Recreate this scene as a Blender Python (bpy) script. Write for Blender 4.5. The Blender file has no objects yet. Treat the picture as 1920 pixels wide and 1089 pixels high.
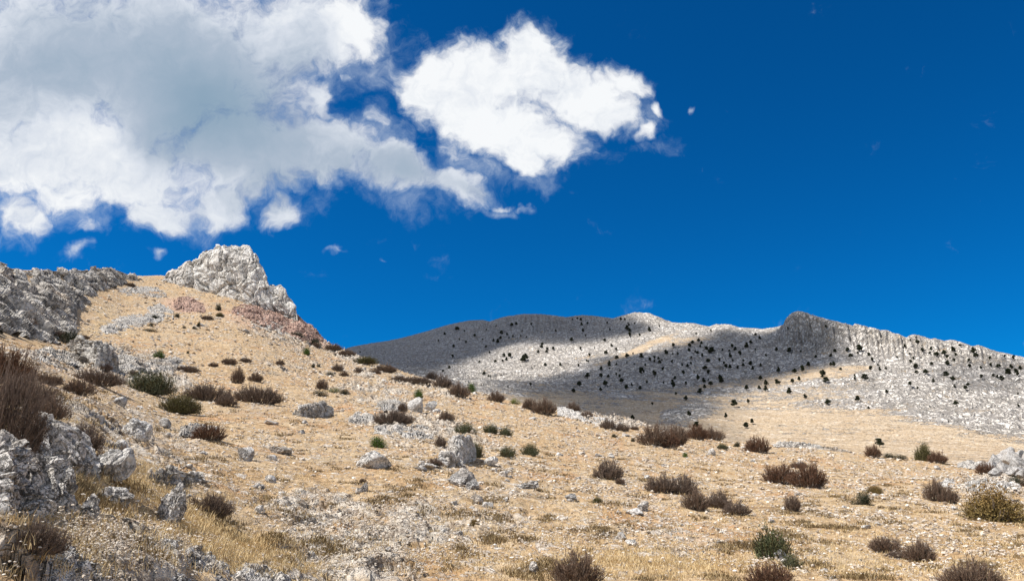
import bpy, math, random
import numpy as np
from mathutils import Vector, Matrix
R = math.radians
random.seed(7); rng = np.random.default_rng(7)
sc = bpy.context.scene
C = sc.collection

# ---------------------------------------------------------------- camera, sky, sun, exposure
FPX, CX, CY, PITCH, EYE = 1423.0, 960.0, 544.5, R(14.0), 1.6
cam_d = bpy.data.cameras.new('camera'); cam = bpy.data.objects.new('camera', cam_d); C.objects.link(cam)
cam_d.sensor_width = 36.0; cam_d.lens = 36.0 * FPX / 1920.0
cam_d.clip_start = 0.1; cam_d.clip_end = 20000
cam.location = (0, 0, EYE); cam.rotation_euler = (R(90) + PITCH, 0, 0)
sc.camera = cam
sc.view_settings.view_transform = 'Standard'; sc.view_settings.look = 'None'
EXPO = 0.42
sc.view_settings.exposure = EXPO; sc.view_settings.gamma = 1.0; sc.view_settings.use_curve_mapping = False

SUN_EL, SUN_AZ = R(56), R(-104)          # azimuth measured from the view direction (+Y) towards +X
SUN = Vector((math.sin(SUN_AZ) * math.cos(SUN_EL), math.cos(SUN_AZ) * math.cos(SUN_EL), math.sin(SUN_EL)))
sd = bpy.data.lights.new('sun', 'SUN'); so = bpy.data.objects.new('sun', sd); C.objects.link(so)
sd.energy = 5.0; sd.angle = R(0.53); sd.color = (1.0, 0.955, 0.90)
so.rotation_euler = (-SUN).to_track_quat('-Z', 'Y').to_euler(); so.location = SUN * 300

def pix_dir(px, py):
    dx = (np.asarray(px, float) - CX) / FPX; dz = (CY - np.asarray(py, float)) / FPX
    return dx, math.cos(PITCH) - dz * math.sin(PITCH), math.sin(PITCH) + dz * math.cos(PITCH)
def are(px, py):                          # pixel -> azimuth, tangent of elevation
    x, y, z = pix_dir(px, py)
    return np.arctan2(x, y), z / np.hypot(x, y)
def to_pix(P):                            # world points -> photo pixels
    x = P[:, 0]; y = P[:, 1]; z = P[:, 2] - EYE
    f = y * math.cos(PITCH) + z * math.sin(PITCH); u = -y * math.sin(PITCH) + z * math.cos(PITCH)
    f = np.where(f < 1e-3, 1e-3, f)
    return CX + FPX * x / f, CY - FPX * u / f

# ---------------------------------------------------------------- node helpers
class NT:
    def __init__(s, tree): s.t = tree; s.n = tree.nodes; s.l = tree.links
    def new(s, kind, **kw):
        n = s.n.new(kind)
        for k, v in kw.items(): setattr(n, k, v)
        return n
    def set(s, sock, v):
        if isinstance(v, bpy.types.NodeSocket): s.l.new(v, sock)
        elif v is not None: sock.default_value = v
    def math(s, op, a, b=None, c=None, clamp=False):
        n = s.new('ShaderNodeMath', operation=op, use_clamp=clamp)
        s.set(n.inputs[0], a)
        if b is not None: s.set(n.inputs[1], b)
        if c is not None: s.set(n.inputs[2], c)
        return n.outputs[0]
    def vmath(s, op, a, b=None, scale=None):
        n = s.new('ShaderNodeVectorMath', operation=op); s.set(n.inputs[0], a)
        if b is not None: s.set(n.inputs[1], b)
        if scale is not None: s.set(n.inputs['Scale'], scale)
        return n.outputs['Value'] if op in ('LENGTH', 'DOT_PRODUCT', 'DISTANCE') else n.outputs[0]
    def mapr(s, v, a, b, c=0.0, d=1.0, mode='SMOOTHSTEP'):
        n = s.new('ShaderNodeMapRange', interpolation_type=mode)
        for i, q in enumerate((v, a, b, c, d)): s.set(n.inputs[i], q)
        return n.outputs[0]
    def noise(s, vec, scale, detail=4, rough=0.55, dist=0.0, lac=2.0):
        n = s.new('ShaderNodeTexNoise'); s.set(n.inputs['Vector'], vec); s.set(n.inputs['Scale'], scale)
        n.inputs['Detail'].default_value = detail; n.inputs['Roughness'].default_value = rough
        n.inputs['Distortion'].default_value = dist; n.inputs['Lacunarity'].default_value = lac
        return n.outputs['Fac']
    def noisec(s, vec, scale, detail=3):
        n = s.new('ShaderNodeTexNoise'); s.set(n.inputs['Vector'], vec); s.set(n.inputs['Scale'], scale)
        n.inputs['Detail'].default_value = detail
        return n.outputs['Color']
    def voro(s, vec, scale, feature='F1', rand=1.0, out='Distance'):
        n = s.new('ShaderNodeTexVoronoi', feature=feature); s.set(n.inputs['Vector'], vec); s.set(n.inputs['Scale'], scale)
        n.inputs['Randomness'].default_value = rand
        return n.outputs[out]
    def mix(s, f, a, b, mode='MIX'):
        n = s.new('ShaderNodeMix', data_type='RGBA', blend_type=mode); n.clamp_factor = True
        s.set(n.inputs['Factor'], f)
        for i, v in ((6, a), (7, b)):
            if isinstance(v, tuple) and len(v) == 3: v = v + (1,)
            s.set(n.inputs[i], v)
        return n.outputs[2]
    def attr(s, name): 
        n = s.new('ShaderNodeAttribute', attribute_name=name); return n.outputs['Fac']
    def bump(s, h, strength, dist, normal=None):
        n = s.new('ShaderNodeBump'); s.set(n.inputs['Height'], h); n.inputs['Strength'].default_value = strength
        n.inputs['Distance'].default_value = dist
        if normal is not None: s.l.new(normal, n.inputs['Normal'])
        return n.outputs[0]
def material(name):
    m = bpy.data.materials.new(name); m.use_nodes = True; t = NT(m.node_tree)
    b = t.n['Principled BSDF']; b.inputs['Roughness'].default_value = 0.9
    if 'Specular IOR Level' in b.inputs: b.inputs['Specular IOR Level'].default_value = 0.15
    return m, t, b

# ---------------------------------------------------------------- the sky: Nishita with procedural cumulus
w = bpy.data.worlds.new('World'); sc.world = w; w.use_nodes = True
t = NT(w.node_tree); bg = t.n['Background']; bg.inputs['Strength'].default_value = 0.10
sky = t.new('ShaderNodeTexSky', sky_type='NISHITA'); sky.sun_disc = False
sky.sun_elevation = SUN_EL; sky.sun_rotation = SUN_AZ; sky.altitude = 2200; sky.air_density = 1.0; sky.dust_density = 0.3; sky.ozone_density = 3.0
w.cycles.sampling_method = 'MANUAL'; w.cycles.sample_map_resolution = 512
tc = t.new('ShaderNodeTexCoord'); D = tc.outputs['Generated']
# cloud coordinates: a tangent plane fixed on the sky, looking north and 14 degrees up (100 units = 100 photo px)
fwd = (0, math.cos(PITCH), math.sin(PITCH)); up = (0, -math.sin(PITCH), math.cos(PITCH))
df = t.vmath('DOT_PRODUCT', D, fwd); df = t.math('MAXIMUM', df, 0.05)
uu = t.math('DIVIDE', t.vmath('DOT_PRODUCT', D, (1, 0, 0)), df); vv = t.math('DIVIDE', t.vmath('DOT_PRODUCT', D, up), df)
cmb = t.new('ShaderNodeCombineXYZ'); t.set(cmb.inputs[0], uu); t.set(cmb.inputs[1], vv); Q = cmb.outputs[0]
w1 = t.vmath('SUBTRACT', t.noisec(Q, 7.0, 4), (0.5, 0.5, 0.5))
w2 = t.vmath('SUBTRACT', t.noisec(Q, 28.0, 4), (0.5, 0.5, 0.5))
QW = t.vmath('ADD', t.vmath('ADD', Q, t.vmath('SCALE', w1, scale=0.085)), t.vmath('SCALE', w2, scale=0.035))
def blob(cx, cy, rx, ry, rot=0.0, wgt=1.0, Qs=None, soft=0.0):
    m = t.new('ShaderNodeMapping', vector_type='TEXTURE'); t.set(m.inputs['Vector'], Qs or QW)
    m.inputs['Location'].default_value = ((cx - CX) / FPX, (CY - cy) / FPX, 0)
    m.inputs['Rotation'].default_value = (0, 0, R(-rot)); m.inputs['Scale'].default_value = (rx / FPX, ry / FPX, 1)
    return t.mapr(t.vmath('LENGTH', m.outputs[0]), soft, 1.55, wgt, 0.0)
def field(bl, Qs=None, soft=0.0):
    f = None
    for b in bl:
        g = blob(*b[:4], *(b[4:]), Qs=Qs, soft=soft) if True else None
        if f is None: f = g
        else:
            n = t.new('ShaderNodeMath', operation='SMOOTH_MAX'); t.set(n.inputs[0], f); t.set(n.inputs[1], g); n.inputs[2].default_value = 0.12
            f = n.outputs[0]
    return f
BIG = [(60,120,360,260),(330,130,330,220),(560,60,170,110),(665,50,75,75,-20),(240,300,240,110,10),(60,300,160,90),(450,290,190,100,5),(610,285,110,70,5),(600,190,40,60,0,.8),
       (740,318,130,48,18),(850,350,95,38,20,.85),(930,380,55,12,5,.55),(525,400,48,60,10,.85),(300,395,80,50,0,.85),(400,375,80,50,0,.85),(120,355,130,60,0,.85),(50,400,80,48,20,.8),(160,420,60,30,0,.5),(700,230,40,45,30,.6),(-150,200,300,250),(850,290,60,40,35,.55)]
MID = [(910,225,130,75,5,1.15),(880,180,150,105,-8),(800,160,80,60,-25),(990,130,100,90,-30),(1000,85,45,40,-30,.9),(1080,170,110,75,5),(1170,150,60,45,30,.75),(1000,250,130,70,25),(990,310,60,45,15,.95),(1130,215,90,50,25,.85),(1200,250,35,30,30,.75),(1222,205,28,22,45,.65),(1060,140,40,40,0,.8),(940,290,80,40,10,.7)]
SMALL = [(1298,193,20,13,-20,.50),(138,475,48,24,-15,.50),(285,475,32,16,-15,.48),(637,475,20,9,-20,.46),(725,482,20,6,20,.44),(985,392,28,10,5,.5),(1380,200,12,10,0,.36),(650,140,26,22,0,.55),(1110,285,26,12,-20,.5)]
F = field(BIG); FM = field(MID); FS = field(SMALL)
Fa = t.math('MAXIMUM', t.math('MAXIMUM', F, FM), FS)
n1 = t.noise(QW, 9.0, 10, 0.62); n2 = t.noise(QW, 34.0, 7, 0.65)
nn = t.math('ADD', t.math('MULTIPLY', t.math('SUBTRACT', n1, 0.5), 1.25), t.math('MULTIPLY', t.math('SUBTRACT', n2, 0.5), 0.75))
dens = t.math('ADD', t.math('MULTIPLY', Fa, 1.18), nn)
alpha = t.math('POWER', t.mapr(dens, 0.26, 0.92), 1.25)
VEIL = [(700,250,90,100,0,.75),(640,150,60,60,0,.6),(130,395,220,55,0,.7),(330,405,150,50,0,.62),(540,380,110,70,0,.75),(760,340,160,60,20,.8),(1130,285,130,35,0,.6),(1000,345,80,40,0,.7),(930,395,70,18,5,.7),(1200,220,70,60,20,.6),(880,320,120,50,20,.8),(600,110,230,130,0,.8)]
veil = t.mapr(t.math('ADD', field(VEIL), t.math('MULTIPLY', nn, 1.1)), .30, 1.15, 0, .62)
alpha = t.math('MAXIMUM', alpha, veil)
# thickness shading of the cloud bodies (grey base of the big cloud, bright sunlit shoulders)
GREY = [(400,200,280,170,20,1.0),(150,120,330,150,0,.62),(560,150,130,130,0,.55),(760,330,150,40,15,.62),(620,300,110,45,0,.45),(250,60,300,90,0,.45),(880,365,70,18,10,.5)]
WHITE = [(690,60,70,80,0,.9),(200,270,170,45,25,.6),(320,330,120,45,10,.5),(600,190,60,60,0,.7),(60,345,90,30,0,.5)]
G = field(GREY, Qs=t.vmath('ADD', Q, t.vmath('SCALE', w1, scale=0.10))); Wf = field(WHITE)
off = t.vmath('ADD', QW, (-0.010, 0.016, 0)); e1 = t.noise(off, 9.0, 10, 0.62); off2 = t.vmath('ADD', QW, (-0.004, 0.006, 0)); e2 = t.noise(off2, 34.0, 7, 0.65)
relief = t.math('ADD', t.math('MULTIPLY', t.math('SUBTRACT', n1, e1), 1.15), t.math('MULTIPLY', t.math('SUBTRACT', n2, e2), 0.30))
big_soft = t.noise(Q, 5.0, 3, 0.5)
shade = t.math('ADD', t.math('MULTIPLY', G, 0.80), t.math('MULTIPLY', t.math('SUBTRACT', big_soft, 0.5), 0.5))
shade = t.math('SUBTRACT', shade, t.math('MULTIPLY', Wf, 0.34))
relief = t.math('MULTIPLY', relief, t.math('SUBTRACT', 1.05, t.math('MINIMUM', t.math('MULTIPLY', G, .95), 1.0)))
shade = t.math('SUBTRACT', t.math('ADD', shade, t.math('MULTIPLY', t.math('LESS_THAN', FM, F), 0.16)), relief)
shade = t.math('MAXIMUM', t.math('MINIMUM', shade, 1.0), 0.0)
K = 1.0 / (0.10 * 2 ** EXPO)
def kc(r, g, b): return (r * K, g * K, b * K, 1)
ramp = t.new('ShaderNodeValToRGB'); t.set(ramp.inputs[0], shade)
cr = ramp.color_ramp; cr.elements[0].position = 0.0; cr.elements[0].color = (.93, .95, .97, 1)
cr.elements[1].position = 1.0; cr.elements[1].color = (.25, .37, .49, 1)
e = cr.elements.new(0.30); e.color = (.70, .75, .83, 1); e = cr.elements.new(0.6); e.color = (.43, .51, .62, 1)
ccol = t.mix(1.0, ramp.outputs[0], (K, K, K, 1), 'MULTIPLY'); 
ccol = t.mix(t.mapr(alpha, .0, .75, .8, 0), ccol, (.50 * K, .70 * K, .90 * K, 1))
# deepen the blue of the clear high-altitude air
hs = t.new('ShaderNodeHueSaturation'); t.set(hs.inputs['Color'], sky.outputs[0]); hs.inputs['Saturation'].default_value = 1.0; hs.inputs['Value'].default_value = 1.0
skyc = t.mix(1.0, hs.outputs[0], (0.008, 0.43, 0.80, 1), 'MULTIPLY')
# white cloud added to the unseen sky behind and above, as neutral fill light
sp = t.new('ShaderNodeSeparateXYZ'); t.set(sp.inputs[0], D)
rear_fill = t.math('MULTIPLY', t.mapr(t.noise(D, 2.2, 7, .6), .44, .58), t.math('MULTIPLY', t.mapr(df, .60, .35, 0, 1), t.mapr(sp.outputs[2], .02, .15)))
final = t.mix(rear_fill, t.mix(alpha, skyc, ccol), (.80 * K, .82 * K, .86 * K, 1))
t.set(bg.inputs['Color'], final)
# ---------------------------------------------------------------- noise in numpy
_perm = np.random.default_rng(11).permutation(256); _perm = np.concatenate([_perm, _perm, _perm])
_g3 = np.random.default_rng(12).normal(size=(256, 3)); _g3 /= np.linalg.norm(_g3, axis=1)[:, None]
_g3 = _g3.astype(np.float32)
_cell = np.random.default_rng(13).random((256, 3)).astype(np.float32)
_rnd = np.random.default_rng(14).normal(size=(256, 3)).astype(np.float32)
def _h(i, j, k): return _perm[_perm[_perm[i & 255] + (j & 255)] + (k & 255)]
def perlin(P):
    P = np.asarray(P, np.float32); I = np.floor(P).astype(np.int64); f = P - I; u = f * f * f * (f * (f * 6 - 15) + 10)
    out = 0
    for dx in (0, 1):
        wx = u[:, 0] if dx else 1 - u[:, 0]
        for dy in (0, 1):
            wy = u[:, 1] if dy else 1 - u[:, 1]
            for dz in (0, 1):
                wz = u[:, 2] if dz else 1 - u[:, 2]
                g = _g3[_h(I[:, 0] + dx, I[:, 1] + dy, I[:, 2] + dz)]
                out = out + wx * wy * wz * (g[:, 0] * (f[:, 0] - dx) + g[:, 1] * (f[:, 1] - dy) + g[:, 2] * (f[:, 2] - dz))
    return out * 1.6
def fbm(P, o=4, gain=0.5, ridged=False):
    P = np.asarray(P, np.float32); a, s, tot = 1.0, 0.0, 0.0
    for k in range(o):
        n = perlin(P + 17.3 * k)
        s = s + a * ((1 - 2 * np.abs(n)) if ridged else n); tot += a; a *= gain; P = P * 2.03
    return s / tot
def worley(P, flat=False):
    """nearest and second distance, vector to the nearest cell point, its random vector"""
    P = np.asarray(P, np.float32); I = np.floor(P).astype(np.int64); n = len(P)
    f1 = np.full(n, 9.0, np.float32); f2 = f1.copy(); vec = np.zeros((n, 3), np.float32); rv = np.zeros((n, 3), np.float32)
    for dx in (-1, 0, 1):
        for dy in (-1, 0, 1):
            for dz in ((0,) if flat else (-1, 0, 1)):
                J = I + (dx, dy, dz); h = _h(J[:, 0], J[:, 1], J[:, 2]); v = P - (J + _cell[h])
                if flat: v[:, 2] = 0
                d = np.sqrt((v * v).sum(1)); nw = d < f1
                f2 = np.where(nw, f1, np.minimum(f2, d)); f1 = np.where(nw, d, f1)
                vec[nw] = v[nw]; rv[nw] = _rnd[h[nw]]
    return f1, f2, vec, rv
def facets(P, k=1.0):
    """angular blocks: every cell is a tilted plane, with a groove between cells"""
    f1, f2, v, r = worley(P)
    return k * 0.35 * (v * r).sum(1) + 0.16 * r[:, 0] - 0.5 * np.clip(0.13 - (f2 - f1), 0, 1) / 0.13
def rocky(P, s, fine=1.0):
    P = np.stack([P[:, 0] + .35 * P[:, 2], P[:, 1], .72 * P[:, 2] - .25 * P[:, 0]], 1)
    Q = P / s; Q = Q + 0.35 * np.stack([perlin(Q * 1.3), perlin(Q * 1.3 + 9), perlin(Q * 1.3 + 31)], 1)
    fis = np.clip(1 - np.abs(perlin(Q * np.array([.55, .55, .18]) + 61)) / .09, 0, 1) + .6 * np.clip(1 - np.abs(perlin(Q * np.array([.9, .9, .35]) + 83)) / .08, 0, 1)
    return facets(Q * .45 + 2) * 0.55 + facets(Q) * 0.36 * fine + facets(Q * 2.6 + 5) * 0.16 * fine + fbm(Q * 2.2, 4, 0.55, True) * 0.10 * fine - .30 * fis

# ---------------------------------------------------------------- mesh helpers
def mesh_obj(name, V, F, mat, parent=None, attrs=None, smooth=True, matidx=None):
    V = np.ascontiguousarray(V, np.float32); F = np.ascontiguousarray(F, np.int32)
    me = bpy.data.meshes.new(name); nv, nf, k = len(V), len(F), F.shape[1]
    me.vertices.add(nv); me.vertices.foreach_set('co', V.ravel())
    me.loops.add(nf * k); me.loops.foreach_set('vertex_index', F.ravel())
    me.polygons.add(nf); me.polygons.foreach_set('loop_start', np.arange(nf, dtype=np.int32) * k)
    me.polygons.foreach_set('loop_total', np.full(nf, k, np.int32)); me.polygons.foreach_set('use_smooth', np.full(nf, smooth))
    for a, vals in (attrs or {}).items():
        at = me.attributes.new(a, 'FLOAT', 'POINT'); at.data.foreach_set('value', np.ascontiguousarray(vals, np.float32))
    me.update(calc_edges=True); me.validate() if nf < 5000 else None
    for m in (mat if isinstance(mat, (list, tuple)) else [mat]): me.materials.append(m)
    o = bpy.data.objects.new(name, me); C.objects.link(o)
    if parent is not None: o.parent = parent
    return o
def grid_faces(nr, nc):
    i = np.arange(nr * nc).reshape(nr, nc)
    return np.stack([i[:-1, :-1], i[:-1, 1:], i[1:, 1:], i[1:, :-1]], -1).reshape(-1, 4)
def tag(o, label=None, cat=None, group=None, kind=None):
    for k, v in (('label', label), ('category', cat), ('group', group), ('kind', kind)):
        if v: o[k] = v
    return o
def empty(name, loc=(0, 0, 0), rz=0.0):
    o = bpy.data.objects.new(name, None); C.objects.link(o); o.location = loc; o.rotation_euler = (0, 0, rz); o.empty_display_size = 0.2
    return o
def copy_tree(o, parent=None):
    c = o.copy(); C.objects.link(c); c.parent = parent
    for ch in list(o.children): copy_tree(ch, c)
    return c

# ---------------------------------------------------------------- materials
def limestone(name, light, dark, crack_scale=1.0, scale=1.0, lichen=0.35, warm=(.42, .31, .20), bump=1.0):
    m, t, b = material(name)
    g = t.new('ShaderNodeNewGeometry'); P = g.outputs['Position']
    wp = t.vmath('ADD', P, t.vmath('SCALE', t.vmath('SUBTRACT', t.noisec(P, 2.2 * scale, 3), (.5, .5, .5)), scale=0.5 / scale))
    n1 = t.noise(P, 1.1 * scale, 8, 0.62); n2 = t.noise(P, 7.0 * scale, 6, 0.7); n3 = t.noise(P, 0.35 * scale, 4, 0.5)
    ck = t.voro(wp, 2.4 * crack_scale * scale, 'DISTANCE_TO_EDGE'); ck2 = t.voro(wp, 6.5 * crack_scale * scale, 'DISTANCE_TO_EDGE')
    vn = t.math('ABSOLUTE', t.math('SUBTRACT', t.noise(wp, .9 * crack_scale * scale, 7, .62), .5)); vn2 = t.math('ABSOLUTE', t.math('SUBTRACT', t.noise(wp, 2.6 * crack_scale * scale, 6, .65), .5))
    crack = t.math('MINIMUM', t.mapr(vn, 0.0, 0.022), t.math('MINIMUM', t.mapr(vn2, 0.0, 0.020, .35, 1.0), t.mapr(ck, 0.0, 0.05, .55, 1)))
    col = t.mix(t.mapr(n1, 0.30, 0.52), dark, light)
    col = t.mix(t.mapr(n2, 0.32, 0.52, 0.72, 0.0), col, tuple(c * 0.30 for c in light))
    col = t.mix(t.mapr(n3, 0.52, 0.70, 0.0, lichen), col, warm)
    col = t.mix(t.mapr(crack, 0.0, 1.0, 0.72, 0.0), col, tuple(c * 0.30 for c in dark))
    t.set(b.inputs['Base Color'], col)
    h = t.math('ADD', t.math('MULTIPLY', n1, 0.6), t.math('ADD', t.math('MULTIPLY', n2, 0.30), t.math('MULTIPLY', crack, 0.35)))
    t.set(b.inputs['Normal'], t.bump(h, 0.9 * bump, 0.16 / scale))
    return m
M = {}
M['crag'] = limestone('crag_limestone', (.78, .745, .68), (.60, .55, .48), 0.55, 0.42, 0.25, (.50, .38, .27))
M['cliff'] = limestone('cliff_limestone', (.60, .56, .50), (.33, .30, .26), 0.7, 0.55, 0.5, (.38, .28, .18))
M['pink'] = limestone('pink_limestone', (.56, .39, .31), (.40, .235, .175), 0.8, 0.7, 0.3, (.48, .33, .22))
M['ledge'] = limestone('ledge_limestone', (.60, .565, .51), (.36, .325, .28), 0.9, 0.9, 0.4)
M['boulder'] = limestone('boulder_limestone', (.72, .69, .64), (.44, .41, .37), 1.0, 2.0, 0.35)
M['grey_boulder'] = limestone('grey_limestone', (.50, .48, .45), (.27, .25, .23), 1.0, 2.0, 0.3)
M['near_rock'] = limestone('pitted_limestone', (.76, .72, .66), (.40, .36, .31), 1.6, 3.6, 0.45, bump=1.3)
m, t, b = material('pale_stone'); g = t.new('ShaderNodeNewGeometry'); oi = t.attr('tone')
n = t.noise(g.outputs['Position'], 9.0, 5, 0.65)
c1 = t.mix(oi, (.38, .30, .22), (.76, .70, .61)); c1 = t.mix(t.mapr(n, .35, .50, .5, 0.0), c1, (.20, .165, .13)); t.set(b.inputs['Base Color'], c1); M['stone'] = m

# dry slope: straw grass, orange soil, pale rubble
m, t, b = material('dry_slope'); g = t.new('ShaderNodeNewGeometry'); P = g.outputs['Position']
rub = t.attr('rubble'); pink = t.attr('gravel_patch'); straw_a = t.attr('straw')
mp = t.new('ShaderNodeMapping'); t.set(mp.inputs['Vector'], P); mp.inputs['Scale'].default_value = (1.0, 0.45, 1.6); PA = mp.outputs[0]
na = t.noise(P, 0.09, 5, .6); nb = t.noise(PA, 0.8, 7, .65); nc = t.noise(PA, 4.5, 6, .7); nd = t.noise(P, 22.0, 4, .7)
soil = t.mix(t.mapr(na, .38, .62), (.42, .265, .13), (.48, .33, .18))
soil = t.mix(t.mapr(nb, .36, .64), soil, (.55, .415, .26))
soil = t.mix(t.mapr(t.noise(PA, .35, 6, .6, .6), .52, .68, 0, .75), soil, (.45, .225, .10))
soil = t.mix(t.mapr(nc, .34, .52, .9, 0.0), soil, (.19, .115, .06))
soil = t.mix(t.mapr(nc, .55, .68, .0, .75), soil, (.68, .56, .41))
straw = t.mix(nd, (.46, .335, .165), (.58, .45, .25))
soil = t.mix(t.math('MULTIPLY', straw_a, .85), soil, straw)
wp = t.vmath('ADD', P, t.vmath('SCALE', t.vmath('SUBTRACT', t.noisec(P, 1.5, 3), (.5, .5, .5)), scale=.8))
mp2 = t.new('ShaderNodeMapping'); t.set(mp2.inputs['Vector'], wp); mp2.inputs['Scale'].default_value = (1.0, 0.55, 1.4)
v1 = t.voro(mp2.outputs[0], 3.2, 'DISTANCE_TO_EDGE'); v1c = t.voro(mp2.outputs[0], 3.2, 'F1', 1.0, 'Color')
v2 = t.voro(mp2.outputs[0], 8.5, 'DISTANCE_TO_EDGE'); v2c = t.voro(mp2.outputs[0], 8.5, 'F1', 1.0, 'Color')
sx1 = t.new('ShaderNodeSeparateColor'); t.set(sx1.inputs[0], v1c); sx2 = t.new('ShaderNodeSeparateColor'); t.set(sx2.inputs[0], v2c)
rl = t.math('ADD', t.math('MULTIPLY', rub, .75), t.math('MULTIPLY', t.math('SUBTRACT', t.noise(PA, .55, 6, .65), .5), 1.5))
st1 = t.math('MULTIPLY', t.mapr(v1, .035, .09), t.math('LESS_THAN', sx1.outputs[0], t.math('ADD', t.math('MULTIPLY', rl, .55), .02)))
st2 = t.math('MULTIPLY', t.mapr(v2, .05, .14), t.math('LESS_THAN', sx2.outputs[0], t.math('ADD', t.math('MULTIPLY', rl, .8), .10)))
stcol = t.mix(sx2.outputs[1], (.36, .28, .20), (.74, .675, .58))
stcol = t.mix(t.mapr(nc, .35, .55, .5, 0), stcol, (.30, .24, .19))
stm = t.math('MAXIMUM', st1, t.math('MULTIPLY', st2, .9))
mpx = t.new('ShaderNodeMapping'); t.set(mpx.inputs['Vector'], P); mpx.inputs['Scale'].default_value = (.42, 1.0, 1.6); PX = mpx.outputs[0]
soil = t.mix(t.mapr(t.noise(PX, 1.3, 7, .7, .4), .54, .66, 0, .85), soil, (.235, .155, .08))
soil = t.mix(t.mapr(t.noise(PX, 5.0, 5, .7, .2), .56, .66, 0, .7), soil, (.21, .135, .07))
soil = t.mix(t.mapr(t.noise(P, .22, 4, .6), .50, .68, 0, .55), soil, (.40, .31, .20))
col = t.mix(stm, soil, stcol)
bedc = t.mix(t.mapr(nc, .36, .58), (.24, .19, .145), (.68, .615, .52)); bedc = t.mix(t.mapr(nb, .50, .36, 0, .85), bedc, (.38, .255, .14))
col = t.mix(t.math('MULTIPLY', t.attr('bedrock'), t.mapr(nb, .34, .46)), col, bedc)
col = t.mix(t.math('MULTIPLY', pink, .75), col, t.mix(nb, (.52, .30, .22), (.60, .43, .34)))
t.set(b.inputs['Base Color'], col)
h = t.math('ADD', t.math('MULTIPLY', nb, .6), t.math('ADD', t.math('MULTIPLY', nc, .28), t.math('ADD', t.math('MULTIPLY', nd, .07), t.math('ADD', t.math('MULTIPLY', st1, .22), t.math('MULTIPLY', st2, .10)))))
t.set(b.inputs['Normal'], t.bump(h, 1.0, .40)); b.inputs['Roughness'].default_value = .95
M['slope'] = m

# far mountain: karst rock above, tan soil below
m, t, b = material('karst_mountain'); g = t.new('ShaderNodeNewGeometry'); P = g.outputs['Position']
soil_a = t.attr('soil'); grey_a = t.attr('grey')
wv = t.vmath('SUBTRACT', t.noisec(P, .045, 4), (.5, .5, .5)); wp = t.vmath('ADD', P, t.vmath('SCALE', wv, scale=26.0))
mp = t.new('ShaderNodeMapping'); t.set(mp.inputs['Vector'], wp); mp.inputs['Scale'].default_value = (1.0, .75, .9); PW = mp.outputs[0]
mph = t.new('ShaderNodeMapping'); t.set(mph.inputs['Vector'], wp); mph.inputs['Scale'].default_value = (.32, .8, 1.3); PH = mph.outputs[0]
v1 = t.voro(PW, .10, 'DISTANCE_TO_EDGE'); v2 = t.voro(PW, .27, 'DISTANCE_TO_EDGE')
n1 = t.noise(P, .02, 6, .6); n2 = t.noise(PW, .30, 6, .7); n3 = t.noise(P, .9, 4, .7)
crack = t.math('MINIMUM', t.mapr(v1, .0, .16, 0, 1), t.mapr(v2, .0, .17, .25, 1))
rock = t.mix(t.mapr(n1, .35, .65), (.56, .515, .45), (.75, .70, .63))
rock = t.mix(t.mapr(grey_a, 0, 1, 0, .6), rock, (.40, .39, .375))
rock = t.mix(t.mapr(n2, .28, .50, .60, 0), rock, (.34, .31, .28))
rock = t.mix(t.mapr(crack, 0, 1, .85, 0), rock, (.16, .145, .13))
s1 = t.noise(PH, .12, 7, .7); tan = t.mix(t.mapr(s1, .35, .65), (.44, .325, .205), (.55, .44, .305))
tan = t.mix(t.mapr(n3, .34, .54, .75, 0), tan, (.22, .155, .095))
tan = t.mix(t.mapr(t.noise(PH, .5, 6, .7), .53, .63, 0, .8), tan, (.66, .58, .47))
sm = t.math('ADD', t.math('ADD', soil_a, t.math('MULTIPLY', t.math('SUBTRACT', t.noise(PW, .30, 7, .75), .5), 2.6)), t.math('MULTIPLY', t.math('SUBTRACT', t.noise(PH, .055, 8, .7), .5), 2.2))
col = t.mix(t.mapr(sm, .36, .62), rock, tan)
t.set(b.inputs['Base Color'], col)
h = t.math('ADD', t.math('MULTIPLY', n2, .5), t.math('ADD', t.math('MULTIPLY', n3, .1), t.math('MULTIPLY', t.math('MULTIPLY', crack, t.mapr(sm, .36, .62, 1.0, .15)), .5)))
t.set(b.inputs['Normal'], t.bump(h, 1.0, 2.4)); b.inputs['Roughness'].default_value = .95
M['mountain'] = m

# ---------------------------------------------------------------- lofted terrain
def cubic_rows(K, seg):
    """K: (rings, cols, 3) of (az, log r, tan e) -> rows through the rings (Catmull-Rom, eased)"""
    out = []; n = len(K)
    for i in range(n - 1):
        p0 = K[max(i - 1, 0)]; p1 = K[i]; p2 = K[i + 1]; p3 = K[min(i + 2, n - 1)]
        d = p2 - p1; m1 = (p2 - p0) / 2; m2 = (p3 - p1) / 2
        m1 = np.where(m1 * d <= 0, 0, np.sign(d) * np.minimum(np.abs(m1), 2.5 * np.abs(d))); m2 = np.where(m2 * d <= 0, 0, np.sign(d) * np.minimum(np.abs(m2), 2.5 * np.abs(d)))
        for s in np.arange(seg[i]) / seg[i]:
            out.append((2 * s**3 - 3 * s**2 + 1) * p1 + (s**3 - 2 * s**2 + s) * m1 + (-2 * s**3 + 3 * s**2) * p2 + (s**3 - s**2) * m2)
    out.append(K[-1]); return np.array(out)
def smooth_interp(x, xp, fp, sig=0.0):
    y = np.interp(x, xp, fp)
    if sig > 0:
        acc = np.zeros_like(y)
        ks = np.linspace(-2, 2, 9); ws = np.exp(-ks**2)
        for k, wt in zip(ks, ws): acc += wt * np.interp(x + k * sig, xp, fp)
        y = acc / ws.sum()
    return y
def to_xyz(G):
    a, lr, e = G[..., 0], G[..., 1], G[..., 2]; r = np.exp(lr)
    return np.stack([r * np.sin(a), r * np.cos(a), EYE + r * e], -1)
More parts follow.
